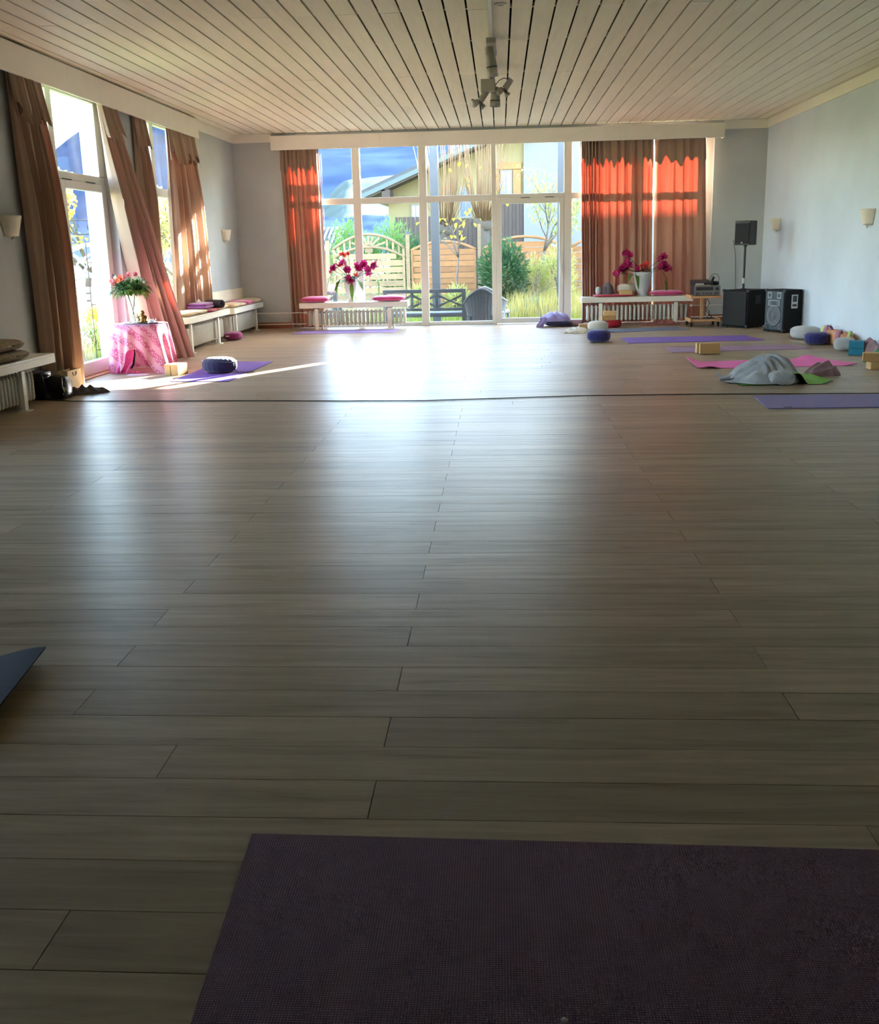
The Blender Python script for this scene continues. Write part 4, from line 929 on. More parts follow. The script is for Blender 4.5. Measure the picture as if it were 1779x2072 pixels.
s_ = thing('pink_scarf', 'hot pink patterned scarf hanging down under the round table', 'scarf', (TX - 0.12, TY - 0.27, 0))
ob('scarf_cloth', B().grid(lambda u, v: (-0.09 + 0.21 * u * (1 - 0.25 * v) + 0.02 * math.sin(5 * v), 0.03 * math.sin(9 * u + 3 * v), 0.28 - 0.272 * v), 30, 16), 'hot_pink', s_, smooth=True)
ob('scarf_tail', B().grid(lambda u, v: (0.05 + 0.12 * u, -0.04 + 0.10 * v, 0.008 + 0.015 * abs(math.sin(8 * u + 3 * v))), 12, 8), 'hot_pink', s_, smooth=True)
tag(ob('paper_sheet', B().box(-0.11, 0.11, -0.07, 0.07, 0, 0.0015), 'paper', loc=(-4.0, 10.72, 0.0005), rot=(0, 0, 0.1)), 'pink paper sheet on the floor under the round table', 'paper')
# things on the table
tr = thing('tray', 'dark oval tray on the round table', 'tray', (TX + 0.05, TY - 0.06, TZ + 0.003))
ob('tray_plate', B().lathe([(0, 0), (0.15, 0), (0.165, 0.008), (0.158, 0.009), (0.148, 0.004), (0, 0.004)], n=40, sx=1.2, sy=0.8), 'tray', tr, smooth=True)
f_ = thing('figurine', 'golden bronze seated figurine on the tray', 'figurine', (TX + 0.04, TY + 0.01, TZ + 0.008))
ob('body', B().lathe([(0, 0), (0.05, 0.0), (0.056, 0.012), (0.042, 0.03), (0.036, 0.055), (0.030, 0.075), (0.012, 0.084), (0, 0.085)], n=20, sx=1.1), 'bronze', f_, smooth=True)
ob('head', B().sell((0, -0.006, 0.105), (0.052, 0.05, 0.06), 0.95, 0.95, 18, 12), 'bronze', f_, smooth=True)
ob('arm', B().tube([(-0.032, 0, 0.07), (-0.05, -0.01, 0.045), (-0.03, -0.04, 0.03)], 0.011, 8), 'bronze', f_, smooth=True)
ob('arm', B().tube([(0.032, 0, 0.07), (0.05, -0.01, 0.045), (0.03, -0.04, 0.03)], 0.011, 8), 'bronze', f_, smooth=True)
ob('knee', B().sell((-0.035, -0.028, 0.014), (0.06, 0.04, 0.028), 0.9, 0.9, 14, 8).sell((0.035, -0.028, 0.014), (0.06, 0.04, 0.028), 0.9, 0.9, 14, 8), 'bronze', f_, smooth=True)
def lotus(label, c, R, m='ceramic'):
    root = thing('lotus_candle_holder', label, 'candle holder', c, 0, 'white lotus candle holders')
    ob('cup', B().lathe([(0, 0), (R * 0.45, 0), (R * 0.55, R * 0.3), (R * 0.45, R * 0.32), (0, R * 0.12)], n=18), m, root, smooth=True)
    for ring_, (n_, rr, tl) in enumerate(((8, 1.0, 0.5), (7, 0.72, 0.95))):
        for k in range(n_):
            a = 2 * PI * (k + 0.5 * ring_) / n_
            def pt(u, v):
                l = rr * R * v; wd = rr * R * 0.42 * math.sin(PI * (0.12 + 0.88 * v)) * (u - 0.5)
                x = R * 0.32 + l * math.cos(tl * v + 0.2); z = R * 0.15 + l * math.sin(tl * v + 0.2)
                return (x * math.cos(a) - wd * math.sin(a), x * math.sin(a) + wd * math.cos(a), z)
            ob('petal', B().grid(pt, 2, 4), m, root, smooth=True)
lotus('larger white lotus candle holder at the right of the tray', (TX + 0.155, TY - 0.03, TZ + 0.012), 0.048)
lotus('small white lotus candle holder in front of the figurine', (TX + 0.02, TY - 0.12, TZ + 0.012), 0.030)
lotus('small white lotus candle holder beside the glass vase', (TX - 0.075, TY - 0.09, TZ + 0.012), 0.026)
VX, VY = TX - 0.09, TY + 0.08
v_ = thing('glass_vase', 'clear flared glass vase on the round table', 'vase', (VX, VY, TZ + 0.004))
ob('vase_glass', B().lathe([(0, 0.0), (0.045, 0.0), (0.042, 0.05), (0.046, 0.14), (0.062, 0.24), (0.070, 0.275)], n=32), 'pane', v_, smooth=True)

def leafgeo(b, p, d, L, W, up=(0, 0, 1), droop=0.3):
    p = Vector(p); d = Vector(d).normalized(); s = d.cross(Vector(up))
    if s.length < 1e-4: s = Vector((1, 0, 0))
    s.normalize(); n = s.cross(d)
    m = p + d * L * 0.5 + n * (0.06 * L); e = p + d * L - Vector((0, 0, droop * L))
    q1 = p + d * L * 0.25; q2 = p + d * L * 0.78 - Vector((0, 0, droop * L * 0.5))
    b.add([p, q1 + s * W * 0.4, q1 - s * W * 0.4, m + s * W * 0.5, m - s * W * 0.5, q2 + s * W * 0.32, q2 - s * W * 0.32, e], [(0, 2, 1), (1, 2, 4, 3), (3, 4, 6, 5), (5, 6, 7)])
def blossom_mesh(name, m, R, petals, cup=0.5, centre=None):
    b = B()
    for k in range(petals):
        a = 2 * PI * k / petals
        def pt(u, v):
            wd = R * 0.75 * math.sin(PI * (0.1 + 0.85 * v)) * (u - 0.5); l = R * v
            x = l * math.cos(cup * v * 1.3); z = l * math.sin(cup * v * 1.3)
            return (x * math.cos(a) - wd * math.sin(a), x * math.sin(a) + wd * math.cos(a), z + 0.004 * (k % 2))
        b.grid(pt, 2, 4)
    b.sell((0, 0, R * 0.12), (R * 0.3, R * 0.3, R * 0.25), 1, 1, 8, 5)
    me = b.mesh(name); me.materials.append(MATS[m]); me.shade_smooth(); return me
BL = {k: blossom_mesh('blossom', k, r, n, c) for k, r, n, c in (('petal_magenta', 0.068, 6, 0.5), ('petal_coral', 0.052, 6, 0.6), ('petal_pink', 0.045, 8, 0.8), ('petal_orange', 0.045, 9, 0.5), ('petal_white', 0.032, 7, 0.9))}
def put_blossom(root, kind, p, d, s=1.0):
    o = ob('blossom', BL[kind], None, root, loc=p); o.rotation_euler = Vector(d).to_track_quat('Z', 'Y').to_euler(); o.scale = (s, s, s); return o
r = random.Random(11)
bq = thing('flower_bouquet', 'pink, orange and white bouquet with dark greenery in the glass vase', 'bouquet', (VX, VY, TZ + 0.02))
for k in range(9):
    a = r.uniform(0, 2 * PI); x, y = 0.025 * math.cos(a), 0.025 * math.sin(a)
    ob('stem', B().tube([(-x * 0.9, -y * 0.9, 0.0), (x * 0.2, y * 0.2, 0.14), (x * 1.6, y * 1.6, 0.27), (x * 3.2, y * 3.2, 0.38)], 0.005, 5), 'stem_green', bq, smooth=True)
for k, (m, n, L, W) in enumerate((('leaf_dark', 260, 0.085, 0.030), ('leaf_mid', 130, 0.10, 0.034), ('leaf_dark', 420, 0.07, 0.007))):
    b = B()
    for i in range(n):
        a = r.uniform(0, 2 * PI); e = r.uniform(-0.45, 0.9); d = Vector((math.cos(a) * math.cos(e), math.sin(a) * math.cos(e), math.sin(e)))
        p = Vector((d.x * 0.19, d.y * 0.17, 0.36 + d.z * 0.10)) * 1.0
        p = Vector((0, 0, 0.33)) + (p - Vector((0, 0, 0.33))) * r.uniform(0.35, 1.0)
        leafgeo(b, p, d + Vector((r.uniform(-.5, .5), r.uniform(-.5, .5), r.uniform(-.3, .4))), L * r.uniform(0.7, 1.3), W)
    tag(ob('foliage', b, m, bq, smooth=True), kind='stuff')
for kind, pos in (('petal_pink', (-0.02, -0.12, 0.49)), ('petal_pink', (0.03, -0.10, 0.51)), ('petal_pink', (0.01, -0.03, 0.52)), ('petal_pink', (-0.14, -0.12, 0.43)), ('petal_orange', (-0.075, -0.165, 0.455)), ('petal_orange', (-0.045, -0.15, 0.475)), ('petal_pink', (-0.15, -0.13, 0.45)), ('petal_white', (0.10, -0.12, 0.475)), ('petal_white', (0.13, -0.10, 0.48)), ('petal_white', (-0.11, -0.13, 0.48)), ('petal_white', (-0.18, -0.06, 0.46)), ('petal_white', (0.19, -0.10, 0.43)), ('petal_pink', (0.06, 0.02, 0.51))):
    put_blossom(bq, kind, pos, Vector((pos[0] * 2, -0.9, pos[2] - 0.2)), r.uniform(0.9, 1.15))

# ------------------------------------------------------------------ pots with magenta flowers on the back benches
def pot_flowers(potlabel, fl_label, c, urn, m, seed, spots, leaves):
    v = thing('flower_pot', potlabel, 'flower pot', c)
    ob('pot_body', B().lathe(urn, n=40), m, v, smooth=True)
    hz = max(z for _, z in urn)
    fl = thing('flower_arrangement', fl_label, 'flowers', (c[0], c[1], c[2] + hz - 0.05))
    r = random.Random(seed)
    for kind, (x, y, z), s in spots:
        p = Vector((x, y, z))
        ob('stem', B().tube([(x * 0.15, y * 0.15, -0.02), (x * 0.45, y * 0.45, z * 0.55), (x * 0.9, y * 0.9, z * 0.93), p], 0.004, 5), 'stem_green', fl, smooth=True)
        for q in range(3 if kind == 'petal_magenta' else 2):
            d = Vector((r.uniform(-1, 1), r.uniform(-1.2, 0.1), r.uniform(-0.2, 0.9)))
            put_blossom(fl, kind, p + Vector((r.uniform(-.035, .035), r.uniform(-.03, .03), r.uniform(-.04, .03))), d, s * r.uniform(0.85, 1.15))
    for (x, y, z), d, L, W in leaves:
        b = B(); leafgeo(b, (0, 0, 0), d, L, W, droop=0.55); ob('leaf', b, 'leaf_mid', fl, smooth=True, loc=(x, y, z))
    b = B()
    for i in range(60):
        a = r.uniform(0, 2 * PI); leafgeo(b, (0.08 * math.cos(a), 0.08 * math.sin(a), r.uniform(0, 0.08)), (math.cos(a), math.sin(a), r.uniform(-0.2, 0.8)), r.uniform(0.06, 0.11), 0.03)
    tag(ob('foliage', b, 'leaf_dark', fl, smooth=True), kind='stuff')
urn1 = [(0, 0), (0.070, 0), (0.075, 0.012), (0.062, 0.03), (0.048, 0.05), (0.052, 0.068), (0.078, 0.10), (0.098, 0.17), (0.112, 0.27), (0.120, 0.36), (0.126, 0.385), (0.118, 0.385), (0.108, 0.36), (0.10, 0.27), (0, 0.25)]
M_, C_ = 'petal_magenta', 'petal_coral'
pot_flowers('white footed urn on the left back bench', 'magenta and coral flowers with drooping leaves in the white urn', (-2.46, 16.62, 0.441), urn1, 'ceramic', 3,
    [(M_, (-0.32, -0.03, 0.20), 0.9), (M_, (-0.24, -0.05, 0.24), 0.7), (C_, (-0.17, -0.04, 0.25), 0.8), (M_, (-0.07, -0.05, 0.23), 1.05), (M_, (-0.10, -0.02, 0.30), 0.8), (C_, (-0.09, 0.0, 0.40), 0.85), (C_, (-0.03, 0.0, 0.44), 0.8), (C_, (-0.14, 0.0, 0.46), 0.7), (M_, (0.13, -0.05, 0.23), 1.1), (M_, (0.24, -0.04, 0.27), 1.1), (M_, (0.33, -0.04, 0.22), 1.1), (M_, (0.40, -0.03, 0.26), 0.9), (M_, (0.30, -0.06, 0.15), 0.9), (M_, (-0.02, -0.12, 0.08), 1.1), (C_, (0.12, -0.11, 0.09), 1.0), (M_, (0.02, -0.13, 0.0), 0.8)],
    [((-0.14, -0.05, 0.06), (-0.8, -0.3, 0.3), 0.30, 0.09), ((-0.10, -0.08, 0.03), (-0.6, -0.6, -0.3), 0.24, 0.08), ((-0.16, -0.08, 0.05), (-0.3, -0.5, -0.6), 0.22, 0.06), ((0.02, -0.12, -0.02), (0.1, -0.5, -0.9), 0.22, 0.07), ((0.12, -0.08, 0.02), (0.5, -0.5, -0.4), 0.16, 0.08), ((0.30, -0.03, 0.14), (0.7, -0.2, -0.1), 0.22, 0.06), ((0.44, -0.04, 0.05), (0.15, -0.1, -1), 0.22, 0.05), ((-0.26, -0.05, 0.10), (-0.6, -0.2, -0.6), 0.25, 0.06)])
urn2 = [(0, 0), (0.085, 0), (0.088, 0.02), (0.07, 0.035), (0.072, 0.045), (0.092, 0.06), (0.115, 0.16), (0.14, 0.32), (0.156, 0.385), (0.148, 0.385), (0.13, 0.32), (0.11, 0.2), (0, 0.19)]
pot_flowers('grey-white tapered pot on the right back bench', 'magenta and red flowers with arching stems in the grey pot', (2.31, 16.62, 0.446), urn2, 'ceramic_matt', 5,
    [(M_, (-0.28, -0.02, 0.34), 1.0), (M_, (-0.22, -0.02, 0.28), 1.0), (M_, (-0.24, -0.04, 0.18), 1.0), (M_, (-0.34, -0.03, 0.12), 0.9), (M_, (-0.40, -0.04, 0.03), 0.8), (M_, (-0.30, -0.05, 0.10), 0.9), (C_, (-0.02, -0.05, 0.14), 1.2), (C_, (0.05, -0.05, 0.16), 1.1), (C_, (-0.06, -0.08, 0.02), 0.9), (M_, (-0.10, -0.06, 0.09), 0.8), (M_, (0.32, -0.02, 0.27), 1.1), (M_, (0.36, -0.03, 0.17), 1.0), (M_, (0.28, -0.03, 0.12), 0.9), (M_, (0.40, -0.04, 0.10), 0.8)],
    [((-0.14, -0.06, 0.02), (-0.5, -0.5, -0.2), 0.2, 0.08), ((-0.11, -0.08, 0.02), (0.1, -0.6, -0.6), 0.2, 0.06), ((0.10, -0.05, 0.06), (0.9, -0.2, 0.2), 0.30, 0.07), ((0.30, -0.05, 0.06), (0.5, -0.2, -0.9), 0.26, 0.07), ((0.36, -0.05, -0.06), (0.1, -0.1, -1), 0.24, 0.06), ((-0.16, -0.04, 0.06), (-0.8, -0.2, 0.2), 0.2, 0.07)])

# ------------------------------------------------------------------ sound system
t = thing('hifi_trolley', 'small beech hi-fi trolley beside the right back bench', 'trolley', (3.17, 15.98, 0))
for z, nm in ((0.46, 'top_shelf'), (0.105, 'bottom_shelf')):
    ob(nm, B().box(-0.20, 0.20, -0.20, 0.20, z - 0.008, z + 0.008), 'black_plastic' if z < 0.2 else 'beech', t)
    ob('rail', B().box(-0.22, 0.22, -0.225, -0.20, z - 0.022, z + 0.010), 'beech', t, bevel=0.003)
    ob('rail', B().box(-0.22, 0.22, 0.20, 0.225, z - 0.022, z + 0.010), 'beech', t, bevel=0.003)
    for x in (-0.23, 0.205): ob('side_rail', B().box(x, x + 0.025, -0.225, 0.225, z - 0.035, z + 0.022), 'beech', t, bevel=0.003)
ob('upright', B().box(-0.05, -0.025, -0.05, -0.02, 0.112, 0.452), 'beech', t, bevel=0.003)
ob('upright', B().box(0.0, 0.03, 0.08, 0.11, 0.112, 0.452), 'beech', t, bevel=0.003)
for x in (-0.205, 0.205):
    for y in (-0.19, 0.19): ob('caster', B().cyl((x - 0.012, y, 0.028), (x + 0.012, y, 0.028), 0.028, n=14).box(x - 0.015, x + 0.015, y - 0.012, y + 0.012, 0.03, 0.075), 'black_plastic', t)
ob('cable', B().tube([(0.06, 0.1, 0.45), (0.12, 0.1, 0.34), (0.06, 0.08, 0.24), (0.16, 0.05, 0.12)], 0.005, 6).tube([(0.09, 0.1, 0.45), (0.05, 0.1, 0.30), (0.13, 0.08, 0.20), (0.08, 0.06, 0.12)], 0.005, 6), 'cable', t, smooth=True)
a = thing('stereo_amplifier', 'silver-fronted black stereo amplifier on the trolley', 'amplifier', (3.185, 15.93, 0.471))
ob('case', B().box(-0.195, 0.195, -0.15, 0.18, 0.012, 0.155), 'black_plastic', a, bevel=0.003)
fp = ob('front_panel', B().box(-0.197, 0.197, -0.172, -0.151, 0.010, 0.157), 'amp_silver', a, bevel=0.003)
ob('display', B().box(-0.17, 0.09, -0.1735, -0.172, 0.085, 0.135), 'amp_dark', fp)
ob('volume_knob', B().cyl((0.145, -0.172, 0.105), (0.145, -0.197, 0.105), 0.027, 0.025, n=24), 'amp_dark', fp)
for k, x in enumerate((-0.16, -0.125, -0.06, -0.02, 0.015, 0.055, 0.12, 0.155)): ob('knob', B().cyl((x, -0.172, 0.038), (x, -0.186, 0.038), 0.011 if k < 6 else 0.013, n=12), 'amp_dark', fp)
for x in (-0.15, 0.15):
    for y in (-0.12, 0.14): ob('foot', B().cyl((x, y, 0), (x, y, 0.012), 0.015, n=10), 'black_plastic', a)
a = thing('disc_player', 'small black disc player tilted on top of the amplifier', 'disc player', (3.12, 15.93, 0.627), 0.08)
ob('player_body', B().add([(-0.14, -0.15, 0.0), (0.14, -0.15, 0.0), (0.14, 0.12, 0.0), (-0.14, 0.12, 0.0), (-0.14, -0.15, 0.045), (0.14, -0.15, 0.045), (0.14, 0.12, 0.085), (-0.14, 0.12, 0.085)], [(0, 3, 2, 1), (4, 5, 6, 7), (0, 1, 5, 4), (1, 2, 6, 5), (2, 3, 7, 6), (3, 0, 4, 7)]), 'black_plastic', a, bevel=0.004)
ob('front_strip', B().box(-0.13, 0.0, -0.153, -0.150, 0.012, 0.036), 'sticker', a)
ob('wood_strip', B().box(-0.135, 0.10, -0.152, -0.150, 0.001, 0.010), 'beech', a)
a = thing('headset', 'small black headset with a looped cable on the amplifier', 'headset', (3.34, 15.93, 0.627))
ob('handset', B().sell((0, 0, 0.03), (0.10, 0.14, 0.06), 0.6, 0.6, 20, 10), 'black_plastic', a, smooth=True)
ob('clamp', B().obox((-0.05, -0.01, 0.08), (0.03, 0.05, 0.10), (0, 0.4, 0)), 'black_plastic', a, bevel=0.004)
ob('cable', B().tube([(-0.10, 0, 0.06), (-0.07, 0, 0.14), (-0.03, 0, 0.17), (0.02, 0, 0.165), (0.05, 0, 0.12), (0.05, 0, 0.06), (0.03, 0, 0.03)], 0.0035, 6), 'cable', a, smooth=True)
def face_ring(c, r0, r1, n=28):
    b = B()
    P = []
    for k in range(n):
        q = 2 * PI * k / n
        for rr, dy in ((r0, 0.0), (r0, -0.008), (r1, -0.008), (r1, 0.0)): P.append((c[0] + rr * math.cos(q), c[1] + dy, c[2] + rr * math.sin(q)))
    return b.add(P, [(4 * k + j, 4 * ((k + 1) % n) + j, 4 * ((k + 1) % n) + j + 1, 4 * k + j + 1) for k in range(n) for j in range(3)])
s_ = thing('subwoofer', 'black carpeted subwoofer with a cloth grille, pole on top', 'speaker', (3.735, 15.63, 0), math.atan2(-0.34, 0.29))
ob('cabinet', B().box(-0.225, 0.225, -0.245, 0.25, 0.02, 0.565), 'black_carpet', s_, bevel=0.008)
ob('grille', B().box(-0.205, 0.205, -0.258, -0.246, 0.04, 0.545), 'grille', s_, bevel=0.006)
ob('handle_recess', B().box(0.2255, 0.230, -0.06, 0.06, 0.36, 0.48), 'black_plastic', s_, bevel=0.003)
for x in (-0.215, 0.215):
    for z in (0.03, 0.555): ob('corner_cap', B().sell((x, -0.24, z), (0.04, 0.04, 0.04), 0.4, 0.4, 12, 8), 'baffle', s_, smooth=True)
for x in (-0.17, 0.17):
    for y in (-0.19, 0.19): ob('foot', B().cyl((x, y, 0), (x, y, 0.021), 0.02, n=10), 'black_plastic', s_)
p_ = thing('speaker_pole', 'slim black pole standing on the subwoofer', 'pole', (3.69, 15.60, 0.566))
ob('pole_tube', B().cyl((0, 0, 0), (0, 0, 0.66), 0.017, n=14), 'black_plastic', p_, smooth=False)
ob('collar', B().cyl((0, 0, 0.09), (0, 0, 0.17), 0.022, n=14), 'sticker', p_)
ob('base_flange', B().lathe([(0, 0.0), (0.05, 0.0), (0.05, 0.008), (0.022, 0.02), (0, 0.02)], n=20), 'black_plastic', p_, smooth=True)
k_ = thing('satellite_speaker', 'small black loudspeaker on top of the slim pole', 'speaker', (3.69, 15.60, 1.227), -0.7)
ob('cabinet', B().prism_xy([(-0.125, -0.11), (0.125, -0.11), (0.118, 0.12), (-0.118, 0.12)], -0.005, 0.35), 'black_plastic', k_, bevel=0.008)
ob('grille', B().box(-0.112, 0.112, -0.122, -0.111, 0.015, 0.315), 'grille', k_, bevel=0.005)
ob('logo_badge', B().box(-0.012, 0.012, -0.125, -0.122, 0.022, 0.040), 'sticker', k_)
ob('mount', B().cyl((0, 0, -0.03), (0, 0, 0.0), 0.026, n=14), 'black_plastic', k_)
s_ = thing('party_speaker', 'large black floor speaker with two small horns and one big cone', 'speaker', (4.065, 14.70, 0), math.atan2(-0.38, 0.17))
ob('cabinet', B().box(-0.21, 0.21, -0.165, 0.14, 0.015, 0.60), 'black_carpet', s_, bevel=0.008)
ob('baffle', B().box(-0.19, 0.19, -0.172, -0.1655, 0.035, 0.58), 'baffle', s_, bevel=0.003)
FY = -0.173
for x in (-0.10, 0.10):
    h = ob('tweeter', B().box(x - 0.045, x + 0.045, FY - 0.006, FY, 0.475, 0.565), 'cone_ring', s_, bevel=0.004)
    ob('tweeter_mouth', B().cyl((x, FY - 0.007, 0.52), (x, FY - 0.002, 0.52), 0.030, 0.012, n=20), 'baffle', h)
h = ob('horn', B().box(-0.125, 0.125, FY - 0.008, FY, 0.37, 0.455), 'cone_ring', s_, bevel=0.004)
ob('horn_mouth', B().box(-0.10, 0.10, FY - 0.010, FY - 0.008, 0.382, 0.443), 'cone', h); ob('horn_throat', B().box(-0.05, 0.05, FY - 0.0115, FY - 0.010, 0.388, 0.437), 'baffle', h)
wf = ob('woofer_rim', face_ring((0, FY, 0.235), 0.128, 0.142), 'cone_ring', s_, smooth=True)
ob('woofer_cone', B().lathe([(0.128, 0.004), (0.11, 0.012), (0.098, 0.003), (0.05, -0.0), (0.045, 0.012), (0.02, 0.018), (0, 0.02)], n=40).rot((PI / 2, 0, 0)).shift((0, FY, 0.235)), 'cone', wf, smooth=True)
ob('woofer_ring', face_ring((0, FY - 0.004, 0.235), 0.092, 0.098), 'cone_ring', wf, smooth=True)
for x in (-0.145, 0.145):
    q = ob('bass_port', face_ring((x, FY, 0.085), 0.030, 0.037, 20), 'cone_ring', s_); ob('port_hole', B().cyl((x, FY - 0.002, 0.085), (x, FY, 0.085), 0.030, n=20), 'gasket', q)
st = ob('sticker', B().box(0.2105, 0.2125, -0.05, 0.06, 0.34, 0.53), 'sticker', s_)
ob('sticker_picture', B().box(0.2126, 0.2132, -0.03, 0.045, 0.43, 0.515), 'sticker_dark', st); ob('sticker_text', B().box(0.2126, 0.2132, -0.03, 0.045, 0.365, 0.40), 'sticker_dark', st)
for x in (-0.195, 0.195):
    for z in (0.03, 0.585): ob('corner_cap', B().sell((x, -0.158, z), (0.045, 0.04, 0.045), 0.4, 0.4, 12, 8), 'black_plastic', s_, smooth=True)
for x in (-0.16, 0.16):
    for y in (-0.12, 0.12): ob('foot', B().cyl((x, y, 0), (x, y, 0.016), 0.02, n=10), 'black_plastic', s_)
tag(ob('wall_cable', B().tube([(4.16, 16.9, 0.02), (3.9, 16.97, 0.3), (3.88, 16.985, 0.75), (3.86, 16.985, 1.1), (3.80, 16.9, 1.3)], 0.004, 5), 'cable', smooth=True), 'thin cable hanging on the back wall behind the pole', 'cable')
# ------------------------------------------------------------------ outdoors: ground, hills
GZ = -0.30
struct('ground', B().grid(lambda u, v: (-150 + 300 * u, -20 + 420 * v, GZ - 0.02), 30, 42), 'lawn', 'grassy garden ground outside the windows')
struct('terrace', B().box(-5.5, 1.6, YB + 0.36, 20.6, GZ - 0.015, GZ), 'paving', 'grey stone terrace outside the back window')
struct('terrace_side', B().box(-6.6, XL - 0.36, 9.0, 15.5, GZ - 0.015, GZ), 'paving', 'grey stone path outside the left door')
def ridge_mesh(az0, az1, n, R0, R1, prof, seed, amp):
    def f(u, v):
        az = math.radians(az0 + (az1 - az0) * u); R = R0 + (R1 - R0) * v
        e = math.radians(prof(az0 + (az1 - az0) * u))
        h = math.tan(e) * R1 * (v ** 1.1) + amp * R1 * fbm(u * 9, v * 4, seed) * v
        return (R * math.sin(az), R * math.cos(az), GZ - 1 + h)
    return B().grid(f, n, 40)
def lerp_prof(pts):
    def p(a):
        for (a0, e0), (a1, e1) in zip(pts[:-1], pts[1:]):
            if a <= a1: return e0 + (e1 - e0) * sm(a0, a1, a)
        return pts[-1][1]
    return p
struct('mountain', ridge_mesh(-75, 60, 160, 600, 1700, lerp_prof([(-75, 1.5), (-40, 2.2), (-25, 4.9), (-21, 7.0), (-14, 9.0), (0, 10.0), (30, 9.0), (60, 7.0)]), 2, 0.012), 'hazy_forest', 'blue wooded mountain filling the distance', smooth=True)
struct('hillside', ridge_mesh(-17, 6, 60, 250, 520, lerp_prof([(-17, 0.8), (-12, 1.9), (-10, 2.9), (-8.3, 4.05), (-4, 4.3), (6, 3.4)]), 4, 0.003), 'hill', 'pale meadow hill below the mountain', smooth=True)

struct('woodland', ridge_mesh(-20, 2, 80, 150, 230, lerp_prof([(-20, 1.4), (-14, 2.0), (-9, 2.35), (-4, 2.5), (2, 2.2)]), 8, 0.004), 'hazy_forest', 'dark blue belt of woodland below the meadow hill', smooth=True)
# ------------------------------------------------------------------ foliage helpers
def cloud(name, parent, m, n, rad, L, W, seed, c=(0, 0, 0), shape='ell', up=0.3, shell=0.45):
    r = random.Random(seed); b = B()
    for i in range(n):
        while True:
            d = Vector((r.uniform(-1, 1), r.uniform(-1, 1), r.uniform(-1, 1)))
            if 0.05 < d.length <= 1: break
        d.normalize(); k = r.uniform(shell, 1.0) * (0.85 + 0.25 * noise.noise(d * 2.2 + Vector((seed, 0, 0))))
        if shape == 'cone':
            h = r.uniform(0, 1) ** 1.25; a = r.uniform(0, 2 * PI); q = (1 - h) ** 0.75 * r.uniform(0.55, 1.0) * (1 + 0.15 * math.sin(5 * a + 9 * h))
            p = Vector((rad[0] * q * math.cos(a), rad[1] * q * math.sin(a), -rad[2] + 2 * rad[2] * h)); dd = Vector((math.cos(a), math.sin(a), 0.4))
        else:
            p = Vector((d.x * rad[0] * k, d.y * rad[1] * k, d.z * rad[2] * k)); dd = d
        dd = dd + Vector((r.uniform(-.8, .8), r.uniform(-.8, .8), r.uniform(-.5, .8) + up))
        dd.normalize(); s = dd.cross(Vector((r.uniform(-1, 1), r.uniform(-1, 1), r.uniform(-1, 1))))
        if s.length < 1e-3: continue
        s.normalize(); l = L * r.uniform(0.6, 1.3); wv = W * r.uniform(0.7, 1.2)
        p = p + Vector(c)
        b.add([p, p + dd * l * 0.45 + s * wv / 2, p + dd * l, p + dd * l * 0.45 - s * wv / 2], [(0, 1, 2, 3)])
    return tag(ob(name, b, m, parent), kind='stuff')
def branchy(b, p, d, L, r, depth, rr, spread=0.6, up=0.15, taper=0.55):
    p = Vector(p); d = Vector(d).normalized()
    mid = p + d * L * 0.5 + Vector((rr.uniform(-1, 1), rr.uniform(-1, 1), rr.uniform(-.3, .3))) * L * 0.06
    e = p + d * L
    b.tube([p, mid, e], r, 5, r * 0.65)
    tips = [e]
    if depth > 0:
        for k in range(rr.choice((2, 3))):
            nd = d + Vector((rr.uniform(-1, 1), rr.uniform(-1, 1), rr.uniform(-.6, .8) + up)) * spread
            tips += branchy(b, e if k else mid, nd, L * rr.uniform(0.6, 0.85), r * taper, depth - 1, rr, spread, up, taper)
    return tips
def shrub(label, c, rad, m, n, L, W, seed, name='shrub', shape='ell', cat='shrub', group=None, trunk=True, bark='bark'):
    root = thing(name, label, cat, c, 0, group)
    cloud('foliage', root, m, n, rad, L, W, seed, (0, 0, rad[2]), shape)
    if trunk:
        b = B(); r = random.Random(seed)
        for k in range(4): b.tube([(r.uniform(-.05, .05), r.uniform(-.05, .05), -0.01), (r.uniform(-.2, .2) * rad[0], r.uniform(-.2, .2) * rad[1], rad[2] * 0.8), (r.uniform(-.5, .5) * rad[0], r.uniform(-.5, .5) * rad[1], rad[2] * 1.5)], 0.018, 5, 0.006)
        ob('stem', b, bark, root, smooth=True)
    return root

# ------------------------------------------------------------------ garden furniture
gb = thing('garden_bench', 'grey garden bench with crossed lattice back outside the back window', 'bench', (-1.37, 18.2, GZ))
def gpart(n, x0, x1, y0, y1, z0, z1): return ob(n, B().box(x0, x1, y0, y1, z0, z1), 'slate_wood', gb, bevel=0.004)
for x in (-0.75, 0.68): gpart('back_post', x, x + 0.07, -0.03, 0.03, 0, 0.855); gpart('front_leg', x, x + 0.07, 0.50, 0.56, 0, 0.62); gpart('armrest', x - 0.01, x + 0.08, -0.02, 0.57, 0.62, 0.65)
gpart('top_rail', -0.68, 0.68, -0.025, 0.025, 0.79, 0.855); gpart('lower_rail', -0.68, 0.68, -0.02, 0.02, 0.475, 0.52); gpart('seat_rail', -0.68, 0.68, -0.02, 0.02, 0.36, 0.42)
for x in (-0.25, 0.20): gpart('back_stile', x, x + 0.05, -0.018, 0.018, 0.52, 0.79)
